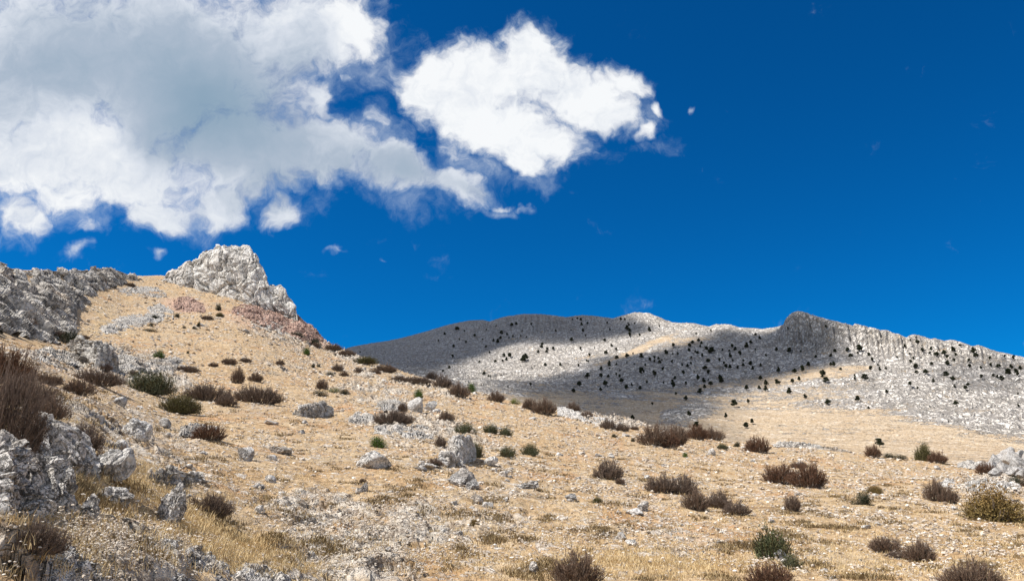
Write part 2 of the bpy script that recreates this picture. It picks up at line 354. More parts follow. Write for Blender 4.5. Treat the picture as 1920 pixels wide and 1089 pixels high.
def paint(px, py, blobs, default=0.0):
    out = np.full(len(px), default, np.float32)
    for (cx, cy, rx, ry, rot, v) in blobs:
        c, s = math.cos(R(rot)), math.sin(R(rot)); dx, dy = px - cx, py - cy
        d = np.hypot((dx * c + dy * s) / rx, (-dx * s + dy * c) / ry); wgt = np.clip(1.5 - d, 0, 1); wgt = wgt * wgt * (3 - 2 * wgt)
        out = out * (1 - wgt) + v * wgt
    return out

NEAR = {
 -300: [(1089,4),(1000,5),(930,6.2),(850,8),(750,11),(650,20),(590,35),(540,52),(480,72)],
 0:    [(1089,4.5),(1000,5.8),(930,7.2),(850,9),(770,12.5),(690,26),(645,50),(585,72),(505,98)],
 150:  [(1089,5.2),(1010,6.5),(940,8),(860,10.5),(785,15),(700,50),(650,78),(600,105),(513,140)],
 240:  [(1089,5.9),(1015,7.3),(955,9),(885,12),(800,25),(710,58),(645,90),(590,120),(516,158)],
 330:  [(1089,6.6),(1020,8.4),(965,10.6),(895,16.5),(805,34),(720,64),(640,100),(580,132),(517,165)],
 450:  [(1089,8.5),(1020,11.5),(960,15.2),(890,21),(800,38),(720,68),(640,105),(590,132),(560,152)],
 600:  [(1089,10.5),(1030,13.8),(970,17.5),(900,23.5),(820,38),(750,65),(700,95),(665,125),(636,152)],
 750:  [(1089,11.5),(1030,14.5),(970,18),(900,24.5),(840,36),(780,55),(745,78),(715,100),(697,118)],
 900:  [(1089,12.3),(1035,15),(980,18.5),(915,25),(860,36),(810,52),(775,70),(752,88),(738,103)],
 1050: [(1089,12.8),(1040,15.3),(990,19),(930,25.5),(880,35),(835,50),(805,66),(785,80),(770,95)],
 1200: [(1089,13),(1045,15.5),(1000,19),(945,25.5),(900,35),(860,48),(830,62),(808,78),(792,92)],
 1350: [(1089,13.2),(1050,15.8),(1005,19.5),(955,26),(915,35),(880,47),(855,60),(838,74),(826,88)],
 1500: [(1089,13.4),(1052,16),(1010,20),(965,26),(928,34),(898,45),(875,57),(857,70),(846,84)],
 1700: [(1089,13.8),(1055,16.5),(1018,20.5),(978,26),(945,33),(918,43),(897,54),(878,66),(864,80)],
 1920: [(1089,14),(1058,16.7),(1025,20.5),(990,26),(960,32),(935,40),(915,50),(898,62),(884,76)],
 2300: [(1089,14.5),(1060,17),(1028,20.5),(995,26),(968,32),(945,40),(925,50),(910,60),(898,72)]}
CREST = [(-300,480),(0,505),(150,513),(240,517),(300,518),(330,520),(450,560),(556,592),(590,622),(605,636),(625,650),(650,662),(700,679),(750,697),(800,712),(850,724),(900,738),(950,750),(1000,761),(1050,771),(1100,781),(1180,794),(1240,808),(1300,820),(1360,829),(1440,833),(1500,838),(1560,845),(1640,855),(1700,860),(1760,866),(1840,876),(1920,884),(2300,900)]
MOUNT = {
 -300: [(700,300),(690,700),(684,1100),(680,1500),(675,1900),(670,2300)],
 300:  [(695,400),(686,800),(680,1200),(676,1600),(672,1950),(668,2250)],
 640:  [(690,480),(682,850),(674,1200),(667,1550),(661,1850),(652,2150)],
 750:  [(705,440),(692,700),(678,1000),(664,1300),(649,1600),(634,1900)],
 850:  [(728,400),(706,640),(685,880),(660,1120),(630,1400),(604,1700)],
 1000: [(757,380),(730,550),(700,760),(665,980),(625,1230),(590,1480)],
 1100: [(775,360),(742,520),(705,720),(665,930),(625,1150),(592,1380)],
 1200: [(785,350),(747,500),(705,700),(665,880),(628,1070),(587,1240)],
 1300: [(802,320),(762,470),(715,680),(675,850),(640,990),(607,1130)],
 1400: [(825,280),(782,430),(727,650),(687,810),(650,940),(614,1060)],
 1462: [(833,240),(788,420),(732,630),(692,780),(658,900),(612,1000)],
 1480: [(834,236),(789,416),(733,620),(693,770),(658,885),(590,915)],
 1560: [(845,215),(798,390),(742,590),(700,735),(662,850),(602,885)],
 1600: [(850,205),(802,375),(746,575),(703,725),(664,838),(611,880)],
 1650: [(855,195),(806,365),(751,565),(708,715),(668,830),(619,885)],
 1760: [(865,180),(816,345),(763,545),(718,700),(678,815),(638,880)],
 1920: [(880,170),(831,325),(779,525),(734,680),(698,800),(669,880)],
 2300: [(900,160),(860,300),(815,500),(775,650),(745,780),(715,880)]}
RIDGE = [(-300,668),(300,668),(560,668),(640,656),(660,650),(700,643),(728,639),(760,632),(800,621),(840,609),(880,601),(905,600),(918,603),(945,594),(985,589),(1010,589),(1040,592),(1060,595),(1090,591),(1110,592),(1150,597),(1165,592),(1190,586),(1215,587),(1235,595),(1262,605),(1300,606),(1330,613),(1343,608),(1370,609),(1385,614),(1430,617),(1455,614),(1468,610),(1475,596),(1485,587),(1497,584),(1515,588),(1530,594),(1560,602),(1600,611),(1603,607),(1625,614),(1650,619),(1665,620),(1675,626),(1685,627),(1700,634),(1708,628),(1722,628),(1745,637),(1752,635),(1770,640),(1785,638),(1800,641),(1822,649),(1835,647),(1850,652),(1870,660),(1890,663),(1905,667),(1920,670),(2000,690),(2300,715)]
def loft(table, top, nring, sig):
    xs = sorted(table); inner = np.arange(-300, 2300.1, 1.75)
    rings = []
    for k in range(nring):
        py = smooth_interp(inner, xs, [table[x][k][0] for x in xs], sig)
        lr = smooth_interp(inner, xs, [math.log(table[x][k][1]) for x in xs], sig)
        if k == nring - 1: py = np.interp(inner, [p[0] for p in top], [p[1] for p in top])
        a, e = are(inner, py); rings.append(np.stack([a, lr, e], -1))
    return inner, np.array(rings)
def wrap(Rg, outer_e):
    """carry the rings round behind the camera; outer_e(ring, s) gives tan e half-way round"""
    left, right = Rg[:, 0], Rg[:, -1]; n = 40; S = np.linspace(0, 1, n + 2)[1:-1]
    out = np.empty((Rg.shape[0], n, 3))
    for k in range(Rg.shape[0]):
        a0, a1 = right[k, 0], left[k, 0] + 2 * math.pi
        mid_lr = math.log(max(math.exp(right[k, 1]), math.exp(left[k, 1])))
        for j, s in enumerate(S):
            b = math.sin(math.pi * s) ** 1.2
            out[k, j] = (a0 + (a1 - a0) * s, (right[k, 1] * (1 - s) + left[k, 1] * s) * (1 - b) + mid_lr * b,
                         (right[k, 2] * (1 - s) + left[k, 2] * s) * (1 - b) + outer_e(k, math.exp(mid_lr)) * b)
    last = left.copy()[:, None, :]; last[..., 0] += 2 * math.pi
    return np.concatenate([Rg, out, last], 1)

# near hillside
inner, RN = loft(NEAR, CREST, 9, 22)
cr_ = RN[-1]; r1 = RN[0]
def ring(a, r, e): return np.stack([a, np.log(r), e], -1)
foot = [ring(cr_[:, 0] * 1.25 * 0 + r1[:, 0], np.full(len(inner), q), np.full(len(inner), -EYE / q) * (1 - s) + s * r1[:, 2]) for q, s in ((.3, 0), (1.2, .0), (2.6, .35))]
rc = np.exp(cr_[:, 1])
back = [ring(cr_[:, 0], rc * 1.05, cr_[:, 2] - .012), ring(cr_[:, 0], rc * 1.25, cr_[:, 2] * .85 - .06), ring(cr_[:, 0], rc * 1.8, cr_[:, 2] * .3 - .10)]
RN = np.concatenate([np.array(foot), RN, np.array(back)], 0)
RN = wrap(RN, lambda k, r: -EYE / r - .03 * min(1, r / 20))
segs = [4, 6, 20] + [150, 110, 110, 110, 105, 95, 75, 60] + [14, 12, 8]
GN = cubic_rows(RN, segs); XN = to_xyz(GN); nr, nc = XN.shape[:2]
XN[:, -1] = XN[:, 0]
V = XN.reshape(-1, 3).copy(); hr = np.hypot(V[:, 0], V[:, 1]); px, py = to_pix(V)
onf = (px > -200) & (px < 2120) & (V[:, 1] > 0)
RUB = [(200,820,120,40,35,.7),(300,850,150,60,20,.5),(720,1000,230,50,-12,.95),(600,960,120,40,10,.7),(900,960,120,40,-5,.6),(640,1060,150,30,5,.9),(330,1000,130,60,25,.6),(150,1040,190,70,10,.95),(870,850,120,40,10,.45),(800,810,100,35,0,.6),(1130,950,120,50,0,.35),(1260,1020,100,40,0,.45),(1700,1000,160,35,5,.35),(1860,915,60,20,0,.8),(700,740,80,20,10,.6),(560,690,120,20,5,.4),(780,725,120,20,12,.5),(230,690,150,40,10,.7),(110,675,110,22,8,.6),(50,640,70,14,12,.0),(250,800,120,30,25,.6),(1150,790,70,14,8,.8),(640,650,60,25,30,.7),(530,620,80,30,20,.6)]
rub = np.clip(paint(px, py, RUB, .2) + .42 * fbm(V * [1, .6, 0] / 5.5 + 77, 4, .6), 0, 1) * onf; straw = paint(px, py, [(400,1010,60,30,35,1),(500,1060,110,28,25,1),(330,960,60,25,40,.9),(460,1050,120,30,28,1),(580,1085,60,20,20,.9),(250,900,60,30,20,.7),(150,900,60,30,0,.6),(60,1040,110,50,0,.3),(150,600,90,30,10,.5),(1200,1060,200,30,0,.35)], .12) * onf
pinkp = paint(px, py, [(345,572,40,12,5,.8),(480,600,60,16,10,.5),(600,632,30,14,30,.9),(150,595,30,18,0,.2)], 0) * onf
amp = np.clip(hr / 6, .15, 1) * np.where(np.arange(len(V)) // nc < 26, .3, 1)
far = np.clip(hr / 60, .35, 1.6)
Pw = V.copy(); Pw[:, 2] = 0
d = amp * (.22 * far * fbm(Pw / 7, 3) + .10 * fbm(Pw / 1.7 + 5, 4, .55))
f1, f2, vv_, rv_ = worley((Pw + .25 * np.stack([perlin(Pw), perlin(Pw + 7), 0 * hr], 1)) / np.array([1.1, 1.6, 1]), True)
d += amp * rub * (.16 * (vv_ * rv_).sum(1) + .10 * (.5 - f1)) * np.clip(far, .5, 1.3)
f1, f2, vv_, rv_ = worley(Pw / np.array([.38, .55, 1]) + 3, True)
d += amp * (.25 + rub) * (.08 * (vv_ * rv_).sum(1) + .09 * (.45 - f1)) * np.clip(far, .6, 1.2)
# bedding ledges that cross the slope
bed = np.clip((rub + .5 * fbm(V * [1, .7, 0] / 2.6 + 19, 4, .6) - .47) / .22, 0, 1) * onf
f1, f2, vv_, rv_ = worley((Pw + .3 * np.stack([perlin(Pw * 1.3), perlin(Pw * 1.3 + 7), 0 * hr], 1)) / np.array([.8, .95, 1]) + 8, True)
d += amp * bed * (.20 * (vv_ * rv_).sum(1) + .10 * rv_[:, 2] - .10 * np.clip(.12 - (f2 - f1), 0, 1) / .12) * np.clip(far, .45, 1.5)
f1, f2, vv_, rv_ = worley(Pw / np.array([.30, .42, 1]) + 28, True); d += amp * bed * (.07 * (vv_ * rv_).sum(1) + .04 * rv_[:, 2]) * np.clip(far, .5, 1.5)
L = fbm(Pw / np.array([9, 3.2, 1]) + 40, 4, .55); stp = np.clip((L * 7) % 1 / .18, 0, 1); d += amp * .17 * (stp - (L * 7) % 1) * np.clip(.15 + rub * 1.2, 0, 1) * far
d = np.where(hr < 1.5, d * .1, d)
V[:, 2] += d
hill = mesh_obj('hillside', V, grid_faces(nr, nc)[:, ::-1], M['slope'], attrs={'rubble': rub, 'straw': straw, 'gravel_patch': pinkp, 'bedrock': bed}); tag(hill, kind='structure')
hill_V = V.reshape(nr, nc, 3)

# far mountain and valley
inner, RM = loft(MOUNT, RIDGE, 6, 7)
rd = RM[-1]; crn = RN[len(foot) + 8][:len(inner)]; rcn = np.exp(crn[:, 1])
m0 = ring(rd[:, 0], rcn * .8, crn[:, 2] - .045 - .15 * (inner < 620)); m1 = ring(rd[:, 0], rcn * 1.35, crn[:, 2] * .97 - .022 - .12 * (inner < 620))
rr = np.exp(rd[:, 1])
mb = [ring(rd[:, 0], rr * 1.03, rd[:, 2] - .006), ring(rd[:, 0], rr * 1.25, rd[:, 2] * .8 - .05), ring(rd[:, 0], np.full(len(inner), 3200.0), rd[:, 2] * .2), ring(rd[:, 0], np.full(len(inner), 9000.0), rd[:, 2] * 0 - .01)]
RM = np.concatenate([m0[None], m1[None], RM, np.array(mb)], 0)
# the low ring must sit at or beyond the hidden ring
RM[2, :, 1] = np.maximum(RM[2, :, 1], RM[1, :, 1] + .2)
RM = wrap(RM, lambda k, r: -.045 + .05 * min(1, r / 1500))
segs = [10, 20, 130, 120, 110, 100, 90, 8, 12, 8, 6]
GM = cubic_rows(RM, segs); XM = to_xyz(GM); nr, nc = XM.shape[:2]; XM[:, -1] = XM[:, 0]
V = XM.reshape(-1, 3).copy(); hr = np.hypot(V[:, 0], V[:, 1]); px, py = to_pix(V); onf = (px > -200) & (px < 2120) & (V[:, 1] > 0)
SOIL = [(1330,795,400,42,5,.95),(1700,832,330,48,4,.95),(1560,785,230,42,2,.85),(1060,765,200,18,0,.9),(1180,748,140,10,-6,.6),(1400,722,110,9,-6,.75),(1560,698,80,9,-3,.75),(1640,722,60,9,-6,.6),(1200,655,80,6,-22,.75),(1290,640,50,9,-10,.5),(1290,775,60,20,-15,.12),(1500,742,200,24,0,.50),(1590,757,80,8,0,.2),(1700,745,60,16,-10,.35),(1800,765,180,42,12,.0),(1900,790,120,22,5,.05),(1350,735,60,8,-5,.3)]
soil = paint(px, py, SOIL, .08); soil = np.where(onf, soil, .5)
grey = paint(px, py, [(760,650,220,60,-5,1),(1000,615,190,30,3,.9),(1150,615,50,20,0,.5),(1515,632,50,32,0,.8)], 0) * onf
amp = np.clip((hr - 90) / 250, .08, 1); Pw = V.copy(); Pw[:, 2] *= .6
dn = 7 * fbm(Pw / 110, 4) * np.clip((hr - 150) / 500, 0, 1) * np.where(np.abs(hr - hr) < 1, 1, 1)
nrm = np.stack([-V[:, 0] / hr * .5, -V[:, 1] / hr * .5, np.full(len(V), .86)], 1)
Q = V / np.array([11, 16, 13.0]); Q = Q + .5 * np.stack([perlin(Q * .8), perlin(Q * .8 + 9), perlin(Q * .8 + 21)], 1)
rockm = np.clip(1.1 - soil * 1.3, .05, 1)
dr = amp * (1 - rockm) * (.9 * fbm(V / np.array([30, 9, 9.0]), 4, .6) + .6 * facets(V / 3.1 + 9)) + amp * rockm * (1.9 * facets(Q) + 2.1 * fbm(V / 16, 5, .6, True) + .8 * facets(V / 4.2 + 3))
# gullies running down the fall line and cliff flutes under the ridge
az = np.arctan2(V[:, 0], V[:, 1]); G2 = np.stack([az * 60, hr / 260, 0 * az], 1); flut = fbm(G2 + 3, 4, .6, True)
ridge_near = np.clip(1 - np.abs(py - np.interp(px, [p[0] for p in RIDGE], [p[1] for p in RIDGE])) / 9.0, 0, 1)
fl = paint(px, py, [(1515,630,55,40,0,1),(1000,605,70,22,0,.8),(930,612,60,18,0,.5),(1640,640,110,26,15,.8),(1800,665,110,20,12,.5)], 0.0) * onf
dr += amp * (fl * 9 * fbm(np.stack([az * 190, hr / 400, V[:, 2] / 60], 1), 4, .6, True) * (1 - .7 * ridge_near))
V += nrm * (dr * (1 - .55 * ridge_near))[:, None]; V[:, 2] += dn * (1 - ridge_near) * .6
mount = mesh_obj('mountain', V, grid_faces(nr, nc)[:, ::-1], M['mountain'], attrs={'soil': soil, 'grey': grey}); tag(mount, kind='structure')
bpy.context.view_layer.update()

def hit(px, py, objs=None, need=True):
    x, y, z = pix_dir(px, py); dv = Vector((float(x), float(y), float(z))).normalized(); best = None
    for o in (objs or (hill, mount)):
        ok, loc, nor, _ = o.ray_cast(Vector((0, 0, EYE)) + dv * .5, dv)
        if ok and (best is None or loc.length < best[0].length): best = (loc, nor)
    return best
# ---------------------------------------------------------------- rock outcrops, crag, cliffs (lofted, closed, with real depth)
def outcrop(name, top, base, mat, label, cat, nu=160, nv=70, slope=.55, thick=.6, s=1.0, amp=1.0, rb=None, group=None, bulge=.12, sink=4, jag=0.0, flush=False, lift=.12, fine=1.0):
    top = sorted(top); base = sorted(base)
    x0, x1 = max(top[0][0], base[0][0]), min(top[-1][0], base[-1][0]); X = np.linspace(x0, x1, nu)
    tp = np.interp(X, *zip(*top)); bp = np.interp(X, *zip(*base)) + sink
    if not flush and rb is not None: tp = tp + .22 * amp * s * FPX / np.interp(X, *zip(*rb))
    if jag: tp = tp - jag * np.clip(fbm(np.stack([X / 9.0, X * 0 + 3.3, X * 0], 1), 3), -1, 1)
    if rb is None:
        q = []
        for a_, b_ in zip(X[::8], bp[::8]):
            h_ = hit(a_, b_, (hill,)) or hit(a_, b_); q.append(math.hypot(h_[0].x, h_[0].y))
        rbv = np.interp(X, X[::8], q); rbv = np.convolve(np.pad(rbv, 12, 'edge'), np.ones(25) / 25, 'valid')
    else: rbv = np.interp(X, *zip(*rb))
    ab, eb = are(X, bp); at, et = are(X, np.minimum(tp, bp - .5))
    hgt = np.maximum((et - eb) * rbv, .02); rows = []
    rt = rbv + hgt * slope; zb = EYE + rbv * eb; zt = EYE + rt * et; H = hgt
    T = thick * max(hgt.max(), .1) * np.clip(hgt / hgt.max() * 1.6, .15, 1)
    if flush:
        q = []
        for a_, b_ in zip(X[::8], tp[::8]):
            h_ = hit(a_, b_, (hill,)) or hit(a_, b_ + 7, (hill,)) or hit(a_, b_ + 15, (hill,)) or hit(a_, b_ + 25, (hill,)); q.append(math.hypot(h_[0].x, h_[0].y) if h_ else np.nan)
        q = np.array(q); ok_ = ~np.isnan(q); q = np.interp(X, X[::8][ok_], q[ok_]) if ok_.any() else rt
        q = np.convolve(np.pad(q, 12, 'edge'), np.ones(25) / 25, 'valid'); rt = np.maximum(np.minimum(q, rbv * 1.6), rbv * 1.01); zt = EYE + rt * et; H = np.full(nu, s); T = np.full(nu, s * 1.5)
    for v in np.linspace(0, 1, nv):
        k = v - bulge * math.sin(math.pi * v) * 1.0
        r = rbv + (rt - rbv) * (v ** 1.25) - bulge * hgt * math.sin(math.pi * v); z = zb + (zt - zb) * (math.sin(v * math.pi / 2) ** .9); a = ab + (at - ab) * v
        if flush: r = rbv + (rt - rbv) * v; z = zb + (zt - zb) * v + lift * s * math.sin(math.pi * min(1, v * 1.15) * .87) * np.clip(np.minimum(X - x0, x1 - X) / (x1 - x0) * 6, .1, 1)
        rows.append(np.stack([r * np.sin(a), r * np.cos(a), z], -1))
    for v in np.linspace(0, 1, nv // 2 + 1)[1:]:
        r = rt + T * v; z = zt - (zt - zb) * (v ** 2.2) * 1.05 - .12 * v * T; a = at
        rows.append(np.stack([r * np.sin(a), r * np.cos(a), z], -1))
    Pg = np.array(rows); n_ = np.cross(np.gradient(Pg, axis=1), np.gradient(Pg, axis=0)); n_ /= np.linalg.norm(n_, axis=2)[..., None] + 1e-9
    cam_side = (n_[:nv // 2] * -Pg[:nv // 2]).sum(); n_ = n_ if cam_side > 0 else -n_
    P = Pg.reshape(-1, 3); d = rocky(P, s, fine) * amp * s
    edge = np.clip(np.minimum(np.arange(nu), nu - 1 - np.arange(nu)) / 6.0, .15, 1); d = (d.reshape(Pg.shape[:2]) * edge)
    Pg = Pg + n_ * d[..., None]
    o = mesh_obj(name, Pg.reshape(-1, 3), grid_faces(*Pg.shape[:2]), mat, smooth=False); tag(o, label, cat, group)
    return o
outs = []
def OC(*a, **k):
    o = outcrop(*a, **k); outs.append(o); return o
OC('limestone_cliff', [(22,511),(45,509),(80,507),(130,506),(190,504),(207,505),(225,510),(258,517)], [(22,600),(60,610),(100,622),(128,618),(150,580),(185,548),(200,538),(235,530),(258,521)], M['cliff'],
   'long grey cliff rim along the left hilltop, dark gashes in its face', 'cliff', nu=300, nv=130, slope=.35, thick=.9, s=3.0, amp=.62, flush=True, lift=.12)
OC('limestone_cliff', [(-80,480),(-20,488),(0,496),(14,508),(26,522),(45,540),(62,552),(75,568),(95,584),(115,600),(136,608),(142,622)], [(-80,614),(0,620),(40,628),(80,636),(110,642),(142,644)], M['cliff'],
   'rugged grey cliff at the left edge, nearer and lower than the long rim behind it', 'cliff', nu=260, nv=130, slope=.8, thick=.8, s=2.4, amp=.78, flush=True, lift=.30)
OC('limestone_crag', [(296,521),(308,516),(318,510),(330,504),(345,496),(352,490),(362,487),(372,484),(378,475),(386,470),(399,465),(402,457),(410,455),(420,458),(426,463),(433,460),(440,461),(448,463),(454,460),(466,460),(473,468),(483,478),(487,490),(493,499),(500,510),(506,527),(515,532),(527,533),(534,540),(541,552),(550,562),(556,577),(558,592)],
   [(300,522),(318,532),(330,545),(340,552),(362,556),(400,562),(440,572),(480,577),(520,586),(545,592),(558,598)], M['crag'],
   'big pale limestone crag standing alone on top of the left hill', 'crag', nu=420, nv=260, slope=.75, thick=.9, s=3.0, amp=.55, fine=.75, rb=[(300,158),(350,154),(450,147),(558,143)], bulge=.10, jag=.7)
OC('red_rock_outcrop', [(434,578),(450,572),(480,574),(515,582),(540,590),(556,590),(572,602),(585,612),(597,625),(608,637)], [(434,583),(460,594),(480,602),(500,612),(530,620),(560,634),(590,640),(608,642)], M['pink'],
   'reddish broken rock band directly under the pale crag', 'rock outcrop', nu=240, nv=90, slope=1.6, thick=.5, s=1.3, amp=.8, bulge=.03, flush=True, lift=.35)
OC('red_rock_outcrop', [(322,566),(335,558),(352,556),(372,566),(385,572)], [(322,574),(340,580),(360,584),(385,582)], M['pink'], 'small pink rock slab left of the round bush below the crag', 'rock outcrop', nu=90, nv=40, slope=1.6, thick=.4, s=1.0, amp=.7, bulge=.03, flush=True, lift=.35)
OC('rock_outcrop', [(470,598),(490,596),(520,600),(545,608)], [(470,604),(490,612),(520,622),(545,628)], M['ledge'], 'grey knobbly rock patch under the reddish band', 'rock outcrop', nu=90, nv=40, slope=1.3, thick=.4, s=1.1, amp=.5, bulge=.03, flush=True)
OC('rock_outcrop', [(133,640),(140,634),(160,636),(180,642),(205,650),(215,662),(222,672)], [(133,652),(150,664),(165,678),(185,690),(200,692),(222,690)], M['ledge'], 'dark sided angular rock block at the left end of the rock band', 'rock outcrop', nu=120, nv=60, slope=.7, thick=.6, s=1.7, amp=.6)
OC('rock_outcrop', [(60,662),(80,655),(110,658),(140,664),(170,668)], [(60,672),(90,680),(130,684),(170,684)], M['ledge'], 'low broken ledge left of the angular rock block', 'rock outcrop', nu=120, nv=40, slope=1.2, thick=.4, s=1.0, amp=.6, flush=True)
OC('rock_outcrop', [(210,670),(235,662),(255,668),(275,676),(300,672),(330,672),(350,680),(372,686)], [(210,696),(240,698),(270,698),(300,696),(340,694),(372,690)], M['ledge'], 'long low rock band crossing the slope above the olive shrub', 'rock outcrop', nu=200, nv=60, slope=1.0, thick=.5, s=1.1, amp=.65, flush=True)
OC('rock_outcrop', [(215,540),(250,536),(290,538),(312,545)], [(215,545),(250,552),(290,556),(312,552)], M['ledge'], 'thin weathered rock step between the cliff rim and the crag', 'rock outcrop', nu=100, nv=30, slope=1.8, thick=.3, s=.9, amp=.4, flush=True)
OC('rock_outcrop', [(275,575),(300,568),(312,574),(325,580)], [(275,590),(295,598),(310,600),(325,592)], M['ledge'], 'small grey rock patch below the pink slab', 'rock outcrop', nu=70, nv=30, slope=1.4, thick=.3, s=1.0, amp=.4, flush=True)
OC('rock_slab', [(185,612),(215,598),(240,590),(275,588),(300,592)], [(185,622),(215,622),(250,612),(280,604),(300,598)], M['ledge'], 'smooth pale rock slab leaning on the slope under the cliff rim', 'rock slab', nu=100, nv=30, slope=1.8, thick=.3, s=1.6, amp=.22, flush=True)
# near left bank
OC('rock_slab', [(28,830),(38,800),(50,778),(64,771),(80,775),(105,786),(130,800),(152,815),(165,830),(174,852),(182,880)], [(28,880),(60,878),(100,880),(130,884),(160,892),(182,898)], M['near_rock'], 'big pitted pale rock slab under the bare bush at the left edge', 'rock slab', nu=300, nv=150, slope=1.25, thick=.6, s=.34, amp=.55, bulge=.05)
OC('rock_slab', [(-60,850),(0,846),(25,842),(50,848),(75,852),(95,866),(108,880),(122,896),(130,915),(136,940)], [(-60,950),(0,962),(40,966),(80,968),(110,968),(136,962)], M['near_rock'], 'pitted grey and white rock slab lowest at the left edge, dark hollows', 'rock slab', nu=300, nv=170, slope=.95, thick=.6, s=.26, amp=.75, bulge=.05)
OC('rock_outcrop', [(205,1030),(225,1008),(250,1002),(275,1012),(300,1018),(330,1012),(350,1025),(385,1030),(410,1045),(430,1060)], [(205,1072),(250,1086),(300,1090),(350,1090),(400,1090),(430,1088)], M['near_rock'], 'jagged low white rocks poking through the dry grass at the bottom left', 'rock outcrop', nu=260, nv=110, slope=1.1, thick=.5, s=.30, amp=.6, bulge=.03, flush=True, lift=.25)
OC('rock_outcrop', [(430,1078),(450,1066),(480,1062),(510,1068),(545,1086)], [(430,1098),(480,1108),(520,1108),(545,1102)], M['near_rock'], 'white rubble hump cut by the bottom edge beside the straw gully', 'rock outcrop', nu=130, nv=60, slope=1.2, thick=.5, s=.28, amp=.6, bulge=.03, flush=True, lift=.25)
OC('rock_outcrop', [(90,1075),(115,1060),(150,1058),(180,1066),(205,1082)], [(90,1100),(130,1108),(170,1108),(205,1104)], M['near_rock'], 'half buried pale rock in the bottom left corner grass', 'rock outcrop', nu=130, nv=60, slope=1.2, thick=.5, s=.28, amp=.6, bulge=.03, flush=True, lift=.25)
# middle of the slope
OC('rock_outcrop', [(838,840),(845,820),(860,813),(878,818),(888,832),(893,846)], [(838,850),(850,864),(870,866),(893,858)], M['boulder'], 'tall fissured white rock with an olive bush against its right side', 'rock outcrop', nu=150, nv=90, slope=.9, thick=.7, s=.45, amp=.55)
OC('rock_outcrop', [(815,858),(830,846),(850,850),(868,862)], [(815,868),(835,872),(850,872),(868,870)], M['boulder'], 'low dark cracked rock at the foot of the tall white rock', 'rock outcrop', nu=80, nv=40, slope=.8, thick=.6, s=.5, amp=.7)
OC('rock_outcrop', [(752,806),(775,797),(795,800),(812,810)], [(752,818),(775,824),(795,822),(812,818)], M['ledge'], 'flat grey fissured outcrop below the wide brown bush', 'rock outcrop', nu=110, nv=40, slope=1.2, thick=.5, s=.6, amp=.7, flush=True)
OC('rock_outcrop', [(700,800),(720,792),(745,795),(760,802)], [(700,808),(720,812),(745,812),(760,810)], M['ledge'], 'pale low outcrop at the left foot of the wide brown bush', 'rock outcrop', nu=90, nv=40, slope=1.2, thick=.5, s=.6, amp=.6, flush=True)
OC('rock_outcrop', [(652,788),(665,775),(685,773),(702,780)], [(652,790),(668,793),(685,793),(702,790)], M['ledge'], 'rounded pale outcrop just left of the wide brown bush', 'rock outcrop', nu=90, nv=40, slope=1.2, thick=.5, s=.7, amp=.6, flush=True)
OC('rock_outcrop', [(548,772),(562,762),(580,758),(605,757),(626,766)], [(548,774),(570,778),(600,778),(626,774)], M['ledge'], 'long flat grey rock alone on the tan slope, left of centre', 'rock outcrop', nu=110, nv=40, slope=.9, thick=.5, s=.7, amp=.6)
OC('rock_outcrop', [(700,765),(720,750),(745,748),(762,756)], [(700,768),(720,768),(745,768),(762,766)], M['ledge'], 'scattered pale rock ledge left of the white rock pair', 'rock outcrop', nu=90, nv=30, slope=1.3, thick=.4, s=.6, amp=.7, flush=True)
OC('rock_outcrop', [(275,885),(300,878),(340,882),(380,892)], [(275,892),(310,903),(350,903),(380,898)], M['ledge'], 'dark undercut bedding ledge above the straw gully', 'rock outcrop', nu=130, nv=50, slope=.5, thick=.7, s=.45, amp=.8)
OC('rock_outcrop', [(335,808),(352,796),(380,794),(412,800)], [(335,814),(360,816),(390,812),(412,806)], M['ledge'], 'pale flat outcrop behind the round brown bush', 'rock outcrop', nu=110, nv=40, slope=1.3, thick=.5, s=.5, amp=.7, flush=True)
OC('rock_outcrop', [(1096,778),(1045,762),(1060,764),(1080,773),(1110,778),(1145,788),(1165,792)], [(1045,774),(1080,783),(1110,790),(1140,797),(1165,800)], M['boulder'], 'line of white rubble along the hill crest right of the tall brown bushes', 'rock outcrop', nu=160, nv=40, slope=1.0, thick=.5, s=.7, amp=.9, flush=True)
OC('rock_outcrop', [(1450,832),(1480,827),(1520,832),(1560,838),(1600,846),(1640,855)], [(1450,836),(1500,840),(1540,846),(1580,852),(1640,860)], M['ledge'], 'low pale rock ledge along the crest of the right slope', 'rock outcrop', nu=220, nv=36, slope=1.0, thick=.5, s=.6, amp=.9, rb=[(1450,82),(1640,79)], flush=True)
OC('rock_outcrop', [(1808,905),(1830,898),(1850,897),(1870,904),(1895,902),(1915,912)], [(1808,914),(1840,922),(1870,921),(1915,918)], M['boulder'], 'flat heap of white broken slabs behind the ochre bush', 'rock outcrop', nu=150, nv=50, slope=1.3, thick=.5, s=.45, amp=1.1, flush=True)
OC('rock_outcrop', [(1755,905),(1775,899),(1790,904)], [(1755,910),(1775,912),(1790,910)], M['boulder'], 'small white slab heap left of the larger slab heap', 'rock outcrop', nu=60, nv=30, slope=1.3, thick=.5, s=.4, amp=.9, flush=True)
OC('rock_outcrop', [(1795,868),(1815,863),(1850,868),(1925,874)], [(1795,872),(1815,874),(1850,880),(1925,888)], M['ledge'], 'grey shelf of rock under the grey boulder pile at the right edge', 'rock outcrop', nu=120, nv=30, slope=1.2, thick=.5, s=.5, amp=.8, flush=True)
bpy.context.view_layer.update()

